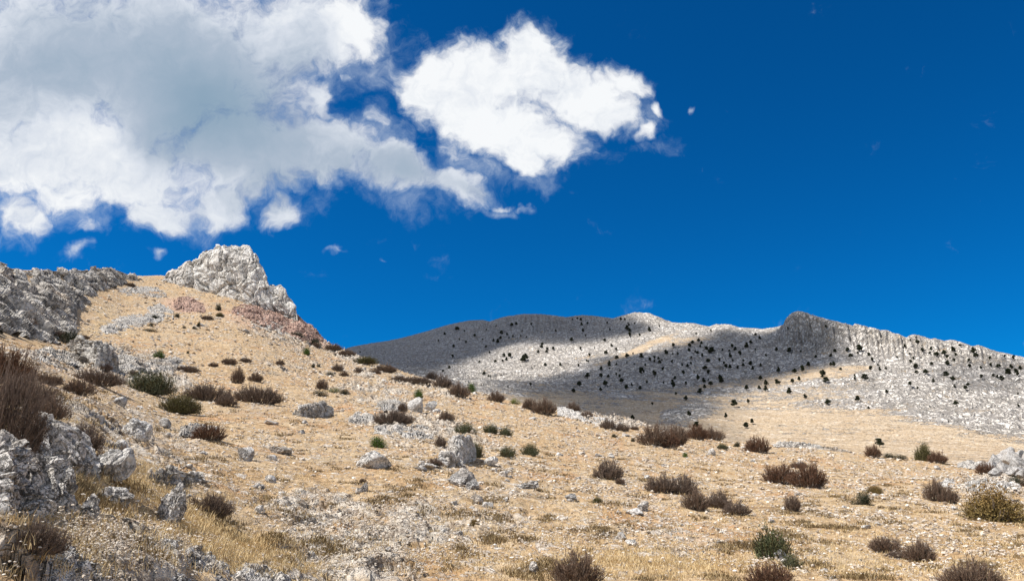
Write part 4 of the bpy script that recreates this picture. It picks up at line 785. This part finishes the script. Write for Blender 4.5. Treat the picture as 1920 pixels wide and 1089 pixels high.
for a_ in [
 (4,862,112,178,'B','huge dark bare bush filling the left edge above the pitted slabs'),
 (52,768,100,66,'B','dark bare bush behind the huge one at the left edge'),
 (10,722,90,62,'r','rusty brown bush at the left edge over the dark bare ones'),
 (-34,985,90,150,'B','bare bush cut by the left frame edge in front of the lowest slab'),
 (96,790,56,38,'b','brown bush on the bank right of the dark bare bushes'),
 (150,852,66,44,'g','grey brown bush behind the pitted slab crest'),
 (188,880,40,30,'g','grey thin bush between the pitted slab and the bright cracked boulder'),
 (90,722,46,20,'b','low brown bush on the bank rim beneath the rock band'),
 (148,742,56,28,'b','brown bush left of the olive shrub, lower one'),
 (182,724,84,27,'g','grey brown bush left of the olive shrub, upper wide one'),
 (55,1048,110,50,'g','dry grey bush in the bottom left corner grass'),
 (390,968,86,40,'g','thin grey bush beside the upright dark boulder'),
 (232,868,30,26,'b','small brown tuft bush behind the bright cracked boulder'),
 (36,612,50,16,'b','brown bush at the foot of the left edge cliff'), (60,600,22,14,'d','dark green shrub in the left edge cliff foot'),
 (112,634,26,14,'b','small brown bush right of the cliff foot, left of the dark green one'), (126,646,42,22,'d','dark green shrub against the angular rock block'),
 (154,636,24,8,'b','low brown scrub above the angular rock block'), (245,538,16,7,'b','tiny brown bush at the end of the cliff rim'),
 (194,696,30,16,'b','brown bush at the foot of the angular rock block'), (350,698,46,12,'g','grey scrub under the long rock band'), (247,706,16,9,'g','tiny grey bush above the olive shrub'),
 (281,739,88,38,'o','dark olive bush, widest one on the left slope'), (335,776,78,32,'a','dense dark olive bush below and right of the widest olive one'),
 (388,752,84,30,'g','grey brown bush, left of the adjoining pair'), (482,757,94,34,'g','grey brown bush, right of the adjoining pair'), (425,762,40,22,'g','small grey bush between the adjoining pair'),
 (445,719,24,30,'b','narrow upright brown bush on the slope under the crag'), (479,716,28,16,'b','round brown bush right of the narrow upright one'),
 (391,827,60,32,'r','round red brown bush in front of the pale flat outcrop'),
 (604,729,24,20,'b','upright brown bush above the bright green low cushion'), (600,744,40,13,'d','flat dark shrub left of the low green cushion'), (626,737,26,12,'c','low green cushion between two dark shrubs'), (646,740,30,11,'d','flat dark shrub right of the low green cushion'),
 (633,697,22,14,'g','grey bush upper right of the flat dark pair'), (645,706,18,11,'b','small brown bush touching the grey one'), (618,705,28,8,'d','flat dark shrub left of the grey bush'), (587,690,12,8,'d','small dark bush, left of two dots on the tan slope'), (597,688,10,7,'d','small dark bush, right of two dots on the tan slope'),
 (525,687,18,10,'b','small brown bush alone on the tan slope'), (575,665,22,12,'c','green cushion near the crest below the reddish rocks'), (592,650,22,14,'d','dark shrub at the foot of the reddish rocks'), (555,632,36,10,'d','dark low shrub under the grey knobbly rock'), (568,640,18,8,'b','brown scrub joined to the low dark shrub'),
 (409,583,14,13,'d','dark round bush just below the crag'), (412,594,14,8,'a','smaller olive bush under the dark round one'), (331,595,11,8,'d','small dark bush left of the round one under the crag'), (372,613,10,9,'d','dark bush beside a white stone under the crag'), (389,600,22,8,'g','grey scrub below the olive bush under the crag'),
 (290,598,22,8,'d','dark scrub on the small grey patch'), (282,612,10,7,'d','dark dot bush under the pale leaning slab'), (281,622,34,6,'d','flat dark scrub strip on the tan slope at the left'), (345,616,12,5,'d','tiny dark shrub left of the white stone'), (365,617,10,5,'d','tiny dark shrub right of the tiny one'), (297,670,22,14,'c','green cushion on the long rock band'),
 (352,663,8,5,'d','dot of dark scrub under the crag, lowest'), (430,684,30,12,'b','low brown scrub above the narrow upright bush'), (400,688,18,8,'b','low brown scrub left of the other low scrub'), (460,680,24,8,'g','grey scrub right of the other low scrub'),
 (708,840,44,22,'c','bright green cushion above the broad domed boulder'), (785,747,30,15,'c','dark green cushion crowning the white boulder pair'), (760,792,20,9,'c','small green cushion under the wide brown bush'),
 (755,772,20,20,'b','small brown bush at the left foot of the white boulder pair'), (738,794,80,27,'g','wide brown bush over pale outcrops'), (838,786,30,19,'b','round brown bush right of the white boulder pair'),
 (871,813,48,23,'o','olive grey bush above the tall white rock'), (920,812,34,17,'o','olive grey bush, left of a joined pair'), (948,816,30,17,'o','olive grey bush, right of a joined pair'),
 (893,858,30,30,'o','olive bush leaning on the tall white rock'), (826,840,22,22,'g','dry bush left of the tall white rock'), (815,876,32,16,'b','brown bush at the low mottled rock'), (951,859,36,19,'o','round olive bush, left of two'), (993,853,38,21,'o','round olive bush, right of two'),
 (818,878,14,8,'d','tiny dark shrub below the low mottled rock'), (680,906,14,9,'b','small brown tuft above the mottled grey stone'),
 (590,650,16,10,'b','brown bush on the crest at the end of the reddish rocks'), (625,660,34,13,'b','brown bush on the left crest below the reddish rocks'), (650,668,36,12,'b','second brown bush down the left crest'), (686,684,50,15,'a','olive brown bush on the crest, left of a paired row'), (722,698,46,17,'b','brown bush on the crest, right of a paired row'), (703,700,24,11,'b','dark brown bush just under the crest row'), (672,700,20,10,'g','grey tuft under the crest row'),
 (752,716,44,14,'g','low grey brown bush strip on the crest'), (785,722,52,14,'g','longer low grey bush strip on the crest'), (810,712,26,18,'b','dark bush standing on the crest against the shaded mountain'), (828,728,40,24,'g','bare grey bush on the crest right of the dark one'),
 (860,745,44,28,'b','brown bush on the crest left of the green one'), (884,736,24,20,'c','green pointed bush on the crest'), (930,753,36,20,'b','brown bush on the crest above the joined olive pair'), (965,758,26,12,'k','yellow green cushion on the crest'), (993,768,30,24,'b','upright brown bush, left of the tallest crest clump'), (1020,778,48,30,'b','broad brown bush, right of the tallest crest clump'),
 (1074,774,30,20,'b','brown bush on the crest behind the white rubble line'), (1100,779,26,15,'b','small brown bush at the right end of the white rubble line'), (1140,805,30,20,'g','grey bush below the crest, left of two small ones'), (1166,808,30,16,'g','grey bush below the crest, right of two small ones'), (1190,806,18,7,'b','low scrub right of the two small grey ones'), (1152,820,12,7,'d','tiny dark shrub under the two small grey bushes'),
 (1228,836,66,38,'b','big brown bush, left half of the largest crest clump'), (1266,834,54,40,'b','big brown bush, right half of the largest crest clump'), (1256,840,40,30,'r','reddish stems in front of the largest crest clump'), (1306,824,44,28,'r','dark red brown bush right of the largest crest clump'), (1336,824,46,22,'b','low brown bush tapering right of the dark red brown one'),
 (1421,848,46,31,'r','round red brown bush alone on the crest'), (1354,842,22,10,'o','olive low bush left of the round red brown one'), (1382,838,18,9,'d','low dark shrub left of the round red brown one'), (1285,857,16,8,'c','small green cushion under the brown crest bushes'), (1187,828,12,7,'d','small dark shrub beside a white stone'),
 (1638,859,28,22,'r','red brown bush on the right crest under the lone tree'), (1668,858,28,9,'d','flat dark shrub right of the red brown crest bush'), (1688,862,30,9,'d','second flat dark shrub along the right crest'), (1732,864,28,28,'a','dark olive bush, left of the twins on the right crest'), (1759,868,32,20,'r','brown bush, right of the twins on the right crest'), (1849,888,30,19,'r','brown bush in front of the grey boulder pile'), (1905,906,36,12,'d','flat dark shrub at the right edge below the pile'), (1925,912,24,12,'b','brown shrub cut by the right frame edge'), (1888,884,26,6,'o','olive scrub under the grey boulder pile'),
 (1139,899,60,36,'g','grey brown bush leaning right in the middle of the right slope'), (1163,908,20,12,'b','small dark tuft at the foot of the leaning bush'), (1240,925,60,34,'g','grey brown bush, left of a wide clump'), (1280,928,60,38,'g','grey brown bush, right of a wide clump'), (1303,958,48,36,'b','round brown bush directly below the wide clump'), (1350,954,50,30,'g','grey brown bush right of the round one, upper'), (1382,966,50,24,'g','grey brown bush right of the round one, lower'),
 (1465,908,66,36,'r','red brown bush, left half of a dense long clump'), (1515,915,70,44,'r','rusty bush, right half of a dense long clump'), (1499,878,32,12,'b','low brown scrub above the dense long clump'), (1487,960,30,30,'b','narrow brown bush below the dense long clump'), (1617,947,34,24,'d','dark grey green shrub in the right slope'),
 (1755,940,36,38,'b','upright brown bush, left of a pair on the right slope'), (1780,944,32,26,'b','spreading brown bush, right of a pair on the right slope'), (1866,978,100,52,'y','wide ochre bush with olive base near the right edge'),
 (1450,1052,76,58,'v','tall green bush in the lower right'), (1485,1068,40,24,'o','olive scrub at the right foot of the tall green bush'), (1662,1038,56,28,'b','brown bush in the lower right, left of two'), (1726,1056,48,34,'b','brown bush in the lower right, right of two'), (1690,1048,50,12,'g','thin low grey scrub between two brown bushes'),
 (1083,1100,96,56,'b','brown bush cut by the bottom edge in the centre'), (1446,1106,84,42,'r','red brown bush cut by the bottom edge below the green one'), (1825,1108,96,44,'b','brown bush cut by the bottom edge at the right'), (1120,942,20,11,'a','dry yellowish tuft upper left of the leaning slab'), (1640,925,30,14,'y','dry ochre tuft on the right slope'), (890,983,18,12,'y','yellow dry tuft above the centre rubble'),
 (1360,1036,16,6,'c','x'),
]:
    if a_[5] != 'x': bush(*a_)

# ---------------------------------------------------------------- junipers on the far mountain
M['needle'] = twig_mat('juniper_needles', (.016, .021, .010), (.050, .056, .028))
def make_tree(seed, shape):
    g = np.random.default_rng(seed); r = empty('juniper_tree')
    th = .30 if shape != 'cone' else .16; n = 7; ring_ = np.linspace(0, 2 * math.pi, 7)[:-1]; Vs = []
    for k in range(n):
        z = k / (n - 1) * .72; rr_ = .035 * (1 - .75 * k / (n - 1)) + (.02 if k == 0 else 0); ox = .03 * math.sin(k * 1.1 + seed)
        Vs += [(ox + rr_ * math.cos(a), rr_ * math.sin(a), z - .06) for a in ring_]
    V = [np.array(Vs)]; F = [np.array([[k * 6 + j, k * 6 + (j + 1) % 6, (k + 1) * 6 + (j + 1) % 6, (k + 1) * 6 + j] for k in range(n - 1) for j in range(6)])]
    nb = 12; A = np.stack([np.zeros(nb), np.zeros(nb), g.uniform(th * .6, .6, nb)], 1); a = g.uniform(0, 6.28, nb); E = A + np.stack([np.cos(a) * .27, np.sin(a) * .27, g.uniform(.05, .25, nb)], 1)
    v, f = strips(A, E, np.full(nb, .014), np.full(nb, .005), g); V.append(v); F.append(f + len(Vs)); V = np.concatenate(V); F = np.concatenate(F)
    part('trunk', (V, F, g.random(len(V)), np.zeros(len(V))), M['bark'], r)
    nc_ = 15; zc = g.uniform(0, 1, nc_)
    wid = {'round': lambda z: .30 * np.sqrt(np.clip(1 - (2 * z - .85) ** 2, .1, 1)), 'cone': lambda z: .30 * (1 - z) ** .8 + .03, 'flat': lambda z: .38 * np.sqrt(np.clip(1 - (z - .35) ** 2 * 1.6, .1, 1)), 'oval': lambda z: .23 * np.sqrt(np.clip(1 - (2 * z - 1) ** 2, .1, 1))}[shape](zc)
    a = g.uniform(0, 6.28, nc_); rr_ = wid * g.uniform(.35, .95, nc_); c = np.stack([rr_ * np.cos(a), rr_ * np.sin(a), th + (1 - th) * (zc * .82 + .06)], 1)
    N = 1300; k = g.integers(0, nc_, N); u = g.normal(size=(N, 3)); u /= np.linalg.norm(u, axis=1)[:, None]; sz = (.075 + wid * .42)[k]
    P = c[k] + u * (sz * g.random(N) ** .4)[:, None] * np.array([1, 1, .8]); P[:, 2] = np.clip(P[:, 2], th * .6, 1.02)
    a1 = g.normal(size=(N, 3)); a1 /= np.linalg.norm(a1, axis=1)[:, None]; a2 = np.cross(a1, g.normal(size=(N, 3))); a2 /= np.linalg.norm(a2, axis=1)[:, None]
    V = np.stack([P - a1 * .052, P - a2 * .036, P + a1 * .052, P + a2 * .036], 1).reshape(-1, 3)
    part('crown', (V, np.arange(N * 4).reshape(N, 4), np.repeat(g.random(N), 4), V[:, 2]), M['needle'], r); return r
TR = {(660,570,6.4): [(97,580,20),(710,552,15),(1037,442,25),(1110,360,28),(1180,380,15),(1212,352,14),(1212,453,12),(1216,507,35),(1207,630,38),(1260,300,40),(1347,322,22),(1465,283,18),(1474,380,35),(1290,425,25),(1367,463,38),(1387,555,15),(1565,425,20),(1612,310,22),(1608,513,25),(1650,582,25),(1700,435,38),(1750,443,48),(1783,410,42),(1792,345,38),(1860,360,35),(1885,405,24),(1730,262,20),(1702,220,18),(1893,620,52),(1853,657,38),(1808,682,32),(1719,690,30),(1820,620,45),(1740,527,18),(1168,765,35),(1090,805,30),(1585,830,42),(1640,865,25),(1663,865,22),(1787,853,22),(1530,695,28),(1850,250,15),(1695,632,15)],
 (940,570,6.4): [(125,250,38),(178,238,28),(360,245,30),(293,147,12),(250,320,20),(220,320,15),(140,388,30),(92,405,18),(232,382,25),(302,398,20),(322,347,14),(750,168,18),(805,193,14),(855,185,20),(912,170,20),(955,188,35),(1010,163,14),(1010,193,16),(1065,180,15),(1072,203,18),(1037,232,28),(962,242,38),(1272,225,24),(652,322,24),(835,315,20),(982,321,40),(1010,378,20),(1290,275,18),(1302,308,32),(846,432,48),(1435,180,32),(1482,185,28),(1515,190,18),(1518,232,22),(1532,245,25),(1508,290,48),(1540,315,38),(1541,372,50),(1600,235,22),(1612,140,20),(1645,165,15),(1722,205,16),(1745,215,20),(1688,248,18),(1776,305,48),(1895,265,25),(1660,372,32),(490,480,30),(482,512,35),(550,535,28),(541,572,30),(444,570,34),(622,535,42),(113,540,18),(285,640,65),(260,670,50),(340,610,20),(525,730,32),(708,722,40),(733,637,14),(663,665,12),(797,668,16),(950,535,38),(1115,502,15),(1120,527,22),(1200,488,20),(1240,432,28),(1312,432,14),(1325,500,35),(1380,540,34),(1255,585,40),(1058,615,38),(1023,682,25),(1045,690,30),(927,742,38),(1385,645,40),(1420,600,20),(1510,622,45),(1582,597,28),(1680,630,55),(1783,670,45),(1836,645,35),(1838,688,30),(1888,655,35),(1897,703,42),(1508,700,28),(1596,722,25),(1382,722,25),(1296,700,38),(1295,735,32),(1300,773,22),(1200,775,45),(1422,797,26),(1382,845,35),(1420,867,38),(1195,865,48),(1285,870,42),(1036,857,46),(1727,730,30),(1680,815,80),(1710,815,35),(1840,838,60),(1445,920,45),(1250,955,58),(940,965,58),(1190,1028,44),(865,1040,42),(1502,1003,50),(1565,967,32),(1667,1003,40),(1747,938,36),(350,965,40),(80,992,22),(1000,967,16)],
 (1220,570,6.4): [(103,262,30),(723,325,28),(547,352,24),(578,438,42),(610,467,38),(502,460,38),(467,497,42),(598,508,32),(273,500,45),(190,588,58),(264,600,22),(325,602,40),(465,557,42),(668,540,46),(735,562,60),(700,570,35),(538,567,28),(566,588,36),(620,625,45),(487,645,30),(485,712,28),(693,680,38),(258,692,38),(378,733,38),(444,742,38),(137,678,28),(147,780,40),(393,830,45),(522,815,22),(651,767,40),(695,823,46),(567,888,65),(637,915,50),(693,915,30),(725,960,48),(647,997,50),(595,1050,50),(833,888,60),(852,917,58),(293,890,32),(263,925,32),(272,980,65),(157,948,34),(425,958,45),(827,678,42),(880,708,28),(903,745,40),(958,758,50),(1047,768,38),(955,617,50),(985,680,30),(945,560,22),(980,502,36),(1017,537,42),(865,548,26),(1073,602,52),(1155,500,58),(1200,460,35),(1258,370,32),(1308,405,32),(1258,547,22),(1112,682,30),(1113,735,38),(1203,720,50),(1227,768,40),(1322,733,36),(1385,617,24),(1513,550,44),(1667,560,48),(1803,573,26),(1648,290,26),(1537,790,55),(1727,807,44),(1825,790,72),(1895,722,44),(1385,948,55),(1322,893,50),(1515,942,52),(1548,948,32),(1705,932,48),(1783,903,50),(1303,1003,38),(1381,1015,58),(1155,1008,54),(1667,1045,62)],
 (1500,570,8.714): [(575,775,55),(605,822,20),(508,847,45),(262,865,48),(553,990,75),(510,990,60),(780,748,50),(968,735,95),(950,803,42),(833,850,55),(1133,833,55),(1182,915,50),(1275,1000,32),(1305,1060,45),(1160,1060,62),(1028,1075,25),(1408,1065,45),(665,1068,35),(1718,697,55),(1790,815,28),(1855,893,50),(1805,940,40),(1808,592,28),(1590,870,28),(428,370,40)],
 (1700,600,8.714): [(155,290,35),(180,360,50),(252,425,28),(258,495,50),(405,475,45),(385,545,40),(492,565,55),(617,538,60),(768,485,65),(872,413,30),(805,570,40),(668,612,52),(775,660,45),(670,710,62),(408,720,42),(1020,660,34),(1100,510,75),(1135,585,55),(1365,632,45),(1605,592,32),(1755,625,60),(158,762,62),(163,858,42),(315,852,62),(650,897,65),(755,965,55),(440,993,55),(57,1048,58),(1035,765,55),(1215,780,38),(1380,745,50),(1503,757,48),(1720,778,65),(1868,797,58),(1665,872,90),(1790,845,55),(1820,895,50),(1230,935,55),(1423,912,38),(1492,935,50),(1560,965,60),(1005,1055,38)],
 (1120,690,6.4): [(1105,557,62),(1063,365,48),(945,308,32),(660,433,34),(424,602,58),(1192,688,58),(1645,432,66),(1810,403,46),(1542,580,60),(1860,645,52),(1792,693,58)],
 (1400,690,7.26): [(1280,28,40),(1477,108,38),(1476,150,40),(1610,135,62),(1083,172,62),(1037,75,65),(1035,115,35),(795,390,42),(1108,468,60),(1510,428,64),(1360,427,18),(1660,540,30),(1810,1030,80)],
 (1640,700,6.807): [(552,192,30),(1020,163,32),(1195,150,34),(1160,190,42),(1040,385,45),(1833,262,22),(1835,407,28),(155,237,36),(1115,1020,14)]}
TL = []
for (ox, oy, s_), L_ in TR.items():
    for X_, Y_, h_ in L_:
        x_, y_, q_ = ox + X_ / s_, oy + (Y_ + h_ / 2) / s_, h_ / s_
        if all(abs(x_ - a_) + abs(y_ - b_) > 3.2 for a_, b_, _ in TL): TL.append((x_, y_, q_))
TL = sorted(TL, key=lambda q: -q[2])[:298]
special = {}
def near_label(x_, y_, txt): 
    k = min(range(len(TL)), key=lambda i: abs(TL[i][0] - x_) + abs(TL[i][1] - y_)); special[k] = txt
for x_, y_, txt in [(1293,782,'juniper on the white rock patch in the lower sunlit slope'),(1306,802,'juniper just above the largest brown crest clump'),(1377,762,'tall oval juniper alone on the pale lower slope'),(1403,756,'small umbrella shaped juniper right of the tall oval one'),(1361,785,'forked juniper on the open tan slope'),(1411,794,'upper right juniper of the close pair on the tan slope'),(1400,802,'lower left juniper of the close pair on the tan slope'),(1649,837,'nearest juniper, standing just over the red brown crest bush'),(1186,789,'dark juniper at the shadow edge on the near crest'),(1480,739,'tall oval juniper above the open tan slope'),(1509,746,'small juniper right of the tall oval one above the tan slope'),(1552,759,'juniper where the tan slope meets the white karst'),(1608,753,'round juniper on the white karst edge'),(1262,729,'widest dark juniper in the shaded slope'),(1202,701,'tallest narrow juniper in the shaded slope'),(1350,717,'double crowned juniper at the tan shade edge'),(1505,699,'pointed juniper below the rock tower'),(1610,659,'tallest pointed juniper right of the rock tower'),(1564,688,'broad juniper clump at the foot of the rock tower'),(1891,705,'largest round juniper at the right edge'),(1826,662,'ragged juniper under the right hand ridge notch'),(985,677,'tall narrow juniper in the sunlit white band'),(1072,642,'pointed juniper between shadow and sunlit band'),(995,724,'lone juniper on the brown shaded flat'),(1087,726,'ragged upright juniper on the brown shaded flat')]: near_label(x_, y_, txt)
def tzone(x_, y_):
    if y_ > 742: return 'on the open tan lower slope'
    if x_ < 940: return 'on the shaded grey far slope' if y_ < 672 else 'on the sunlit white band at its left end'
    if x_ < 1160: return 'under the rounded grey summit' if y_ < 645 else ('in the sunlit white band' if y_ < 700 else 'on the shaded valley side')
    if x_ < 1290: return 'below the bright middle summit' if y_ < 645 else ('on the strip between light and shade' if y_ < 672 else 'in the broad shaded slope')
    if x_ < 1460: return 'beneath the ridge saddle' if y_ < 680 else 'low in the shaded slope left of the tower'
    if x_ < 1600: return 'at the foot of the rock tower' if y_ < 705 else 'on the sunlit tan shoulder'
    if x_ < 1750: return 'below the jagged white ridge' if y_ < 690 else 'where tan slope meets white karst'
    return 'high on the right hand karst slope' if y_ < 690 else 'low on the right hand karst slope'
shapes = ['round', 'cone', 'oval', 'flat']; tp_ = [make_tree(50 + i, shapes[i % 4]) for i in range(8)]; ut = set()
for i, (x_, y_, q_) in enumerate(TL):
    y2 = max(y_, np.interp(x_, *zip(*RIDGE)) + 3); h_ = hit(x_, y2, (mount,)); 
    if h_ is None: continue
    hh_ = hit(x_, y2, (hill,))
    if hh_ and (hh_[0].length < h_[0].length) and i not in special: continue
    p = h_[0]; H = q_ * (p - Vector((0, 0, EYE))).length / FPX * 1.32; k = int(rng.integers(0, 8))
    o = tp_[k] if k not in ut else copy_tree(tp_[k]); ut.add(k)
    o.location = (p.x, p.y, p.z - .04 * H); wd = float(rng.uniform(.85, 1.2)); o.scale = (H * wd, H * wd, H); o.rotation_euler = (0, 0, float(rng.uniform(0, 6.28)))
    z_ = tzone(x_, y_); sh = {'round': 'round', 'cone': 'pointed', 'oval': 'narrow oval', 'flat': 'spreading'}[shapes[k % 4]]
    tag(o, special.get(i, ('small ' if q_ < 5 else 'full grown ') + sh + ' dark juniper ' + z_), 'tree', 'junipers ' + z_)

# ---------------------------------------------------------------- clouds added overhead, out of view, shaped to lay shade on the far mountain
cm = bpy.data.materials.new('shade_cloud_vapour'); cm.use_nodes = True; ct = NT(cm.node_tree); ct.n.remove(ct.n['Principled BSDF'])
vs = ct.new('ShaderNodeVolumeScatter'); vs.inputs['Density'].default_value = .030; vs.inputs['Color'].default_value = (1, 1, 1, 1); ct.l.new(vs.outputs[0], ct.n['Material Output'].inputs['Volume'])
def poly_dist(X, Y, poly):
    n = len(poly); dmin = np.full(X.shape, 1e9); ins = np.zeros(X.shape, bool)
    for i in range(n):
        (x0, y0), (x1, y1) = poly[i], poly[(i + 1) % n]; ex, ey = x1 - x0, y1 - y0; t_ = np.clip(((X - x0) * ex + (Y - y0) * ey) / (ex * ex + ey * ey + 1e-9), 0, 1)
        dmin = np.minimum(dmin, np.hypot(X - x0 - t_ * ex, Y - y0 - t_ * ey))
        c_ = ((y0 > Y) != (y1 > Y)) & (X < (x1 - x0) * (Y - y0) / ((y1 - y0) if y1 != y0 else 1e-9) + x0); ins ^= c_
    return np.where(ins, dmin, -dmin)
SH = [('broad cloud', [(560,700),(560,540),(1158,540),(1160,598),(1185,611),(1228,616),(1232,624),(1180,632),(1120,641),(1060,650),(1000,648),(950,648),(915,658),(870,676),(830,686),(765,698),(715,712)], 1.0),
      ('deep cloud', [(835,716),(930,708),(1010,704),(1055,694),(1080,668),(1150,668),(1200,656),(1290,630),(1330,616),(1400,632),(1450,622),(1475,592),(1497,588),(1530,600),(1568,640),(1578,685),(1565,692),(1480,706),(1420,722),(1360,736),(1300,744),(1270,762),(1215,790),(1100,815),(900,790)], 1.0),
      ('thin cloud', [(1690,692),(1735,682),(1800,672),(1830,636),(1860,650),(1920,672),(2000,690),(2000,735),(1900,745),(1810,742),(1730,722)], .16)]
HC = 2600.0
for nm, poly, wt in SH:
    # where the sun's rays through the cloud base would land
    ps = [hit(a_, max(b_, np.interp(a_, *zip(*RIDGE)) + 4), (mount,)) for a_, b_ in poly]; ps = [q[0] for q in ps if q]
    cpts = np.array([[p.x + SUN.x / SUN.z * (HC - p.z), p.y + SUN.y / SUN.z * (HC - p.z)] for p in ps]); mn, mx = cpts.min(0) - np.array([700, 300]), cpts.max(0) + np.array([300, 1000 if wt == 1.0 else 300])
    st_ = 24.0; xs_, ys_ = np.arange(mn[0], mx[0], st_), np.arange(mn[1], mx[1], st_); GX, GY = np.meshgrid(xs_, ys_); U_ = np.full(GX.shape, -1e4); W_ = np.full(GX.shape, -1e4)
    for i_ in range(GX.shape[0]):
        for j_ in range(GX.shape[1]):
            ok, loc, _n, _f = mount.ray_cast(Vector((float(GX[i_, j_]), float(GY[i_, j_]), HC)), -SUN)
            if ok:
                a_, b_ = to_pix(np.array([loc[:]])); U_[i_, j_], W_[i_, j_] = a_[0], b_[0]
                if loc.y < 0: U_[i_, j_] = -1e4
    nz = fbm(np.stack([GX.ravel() / 130, GY.ravel() / 130, 0 * GX.ravel()], 1), 5, .6).reshape(GX.shape)
    dd = poly_dist(U_, W_, poly) + nz * 7; th_ = np.clip((dd + 3) / 16, 0, 1); th_ = th_ * th_ * (3 - 2 * th_) * 85 * wt
    m_ = th_ > .5; fm = m_[:-1, :-1] & m_[1:, :-1] & m_[:-1, 1:] & m_[1:, 1:]; nr_, nc_ = GX.shape; idx = np.arange(nr_ * nc_).reshape(nr_, nc_)
    lo = np.stack([GX, GY, HC - 0 * th_], -1).reshape(-1, 3); hi_ = np.stack([GX, GY, HC + th_ + .2], -1).reshape(-1, 3)
    q = np.stack([idx[:-1, :-1], idx[:-1, 1:], idx[1:, 1:], idx[1:, :-1]], -1)[fm]; faces = [q[:, ::-1], q + nr_ * nc_]
    ed = {}
    for f in q:
        for a_, b_ in ((f[0], f[1]), (f[1], f[2]), (f[2], f[3]), (f[3], f[0])):
            if (b_, a_) in ed: del ed[(b_, a_)]
            else: ed[(a_, b_)] = 1
    if ed: faces.append(np.array([[a_, b_, b_ + nr_ * nc_, a_ + nr_ * nc_] for a_, b_ in ed]))
    o = mesh_obj('cloud', np.concatenate([lo, hi_]), np.concatenate(faces), cm); tag(o, kind='structure')  # unseen shade caster, its outline traced back from the wanted shadow
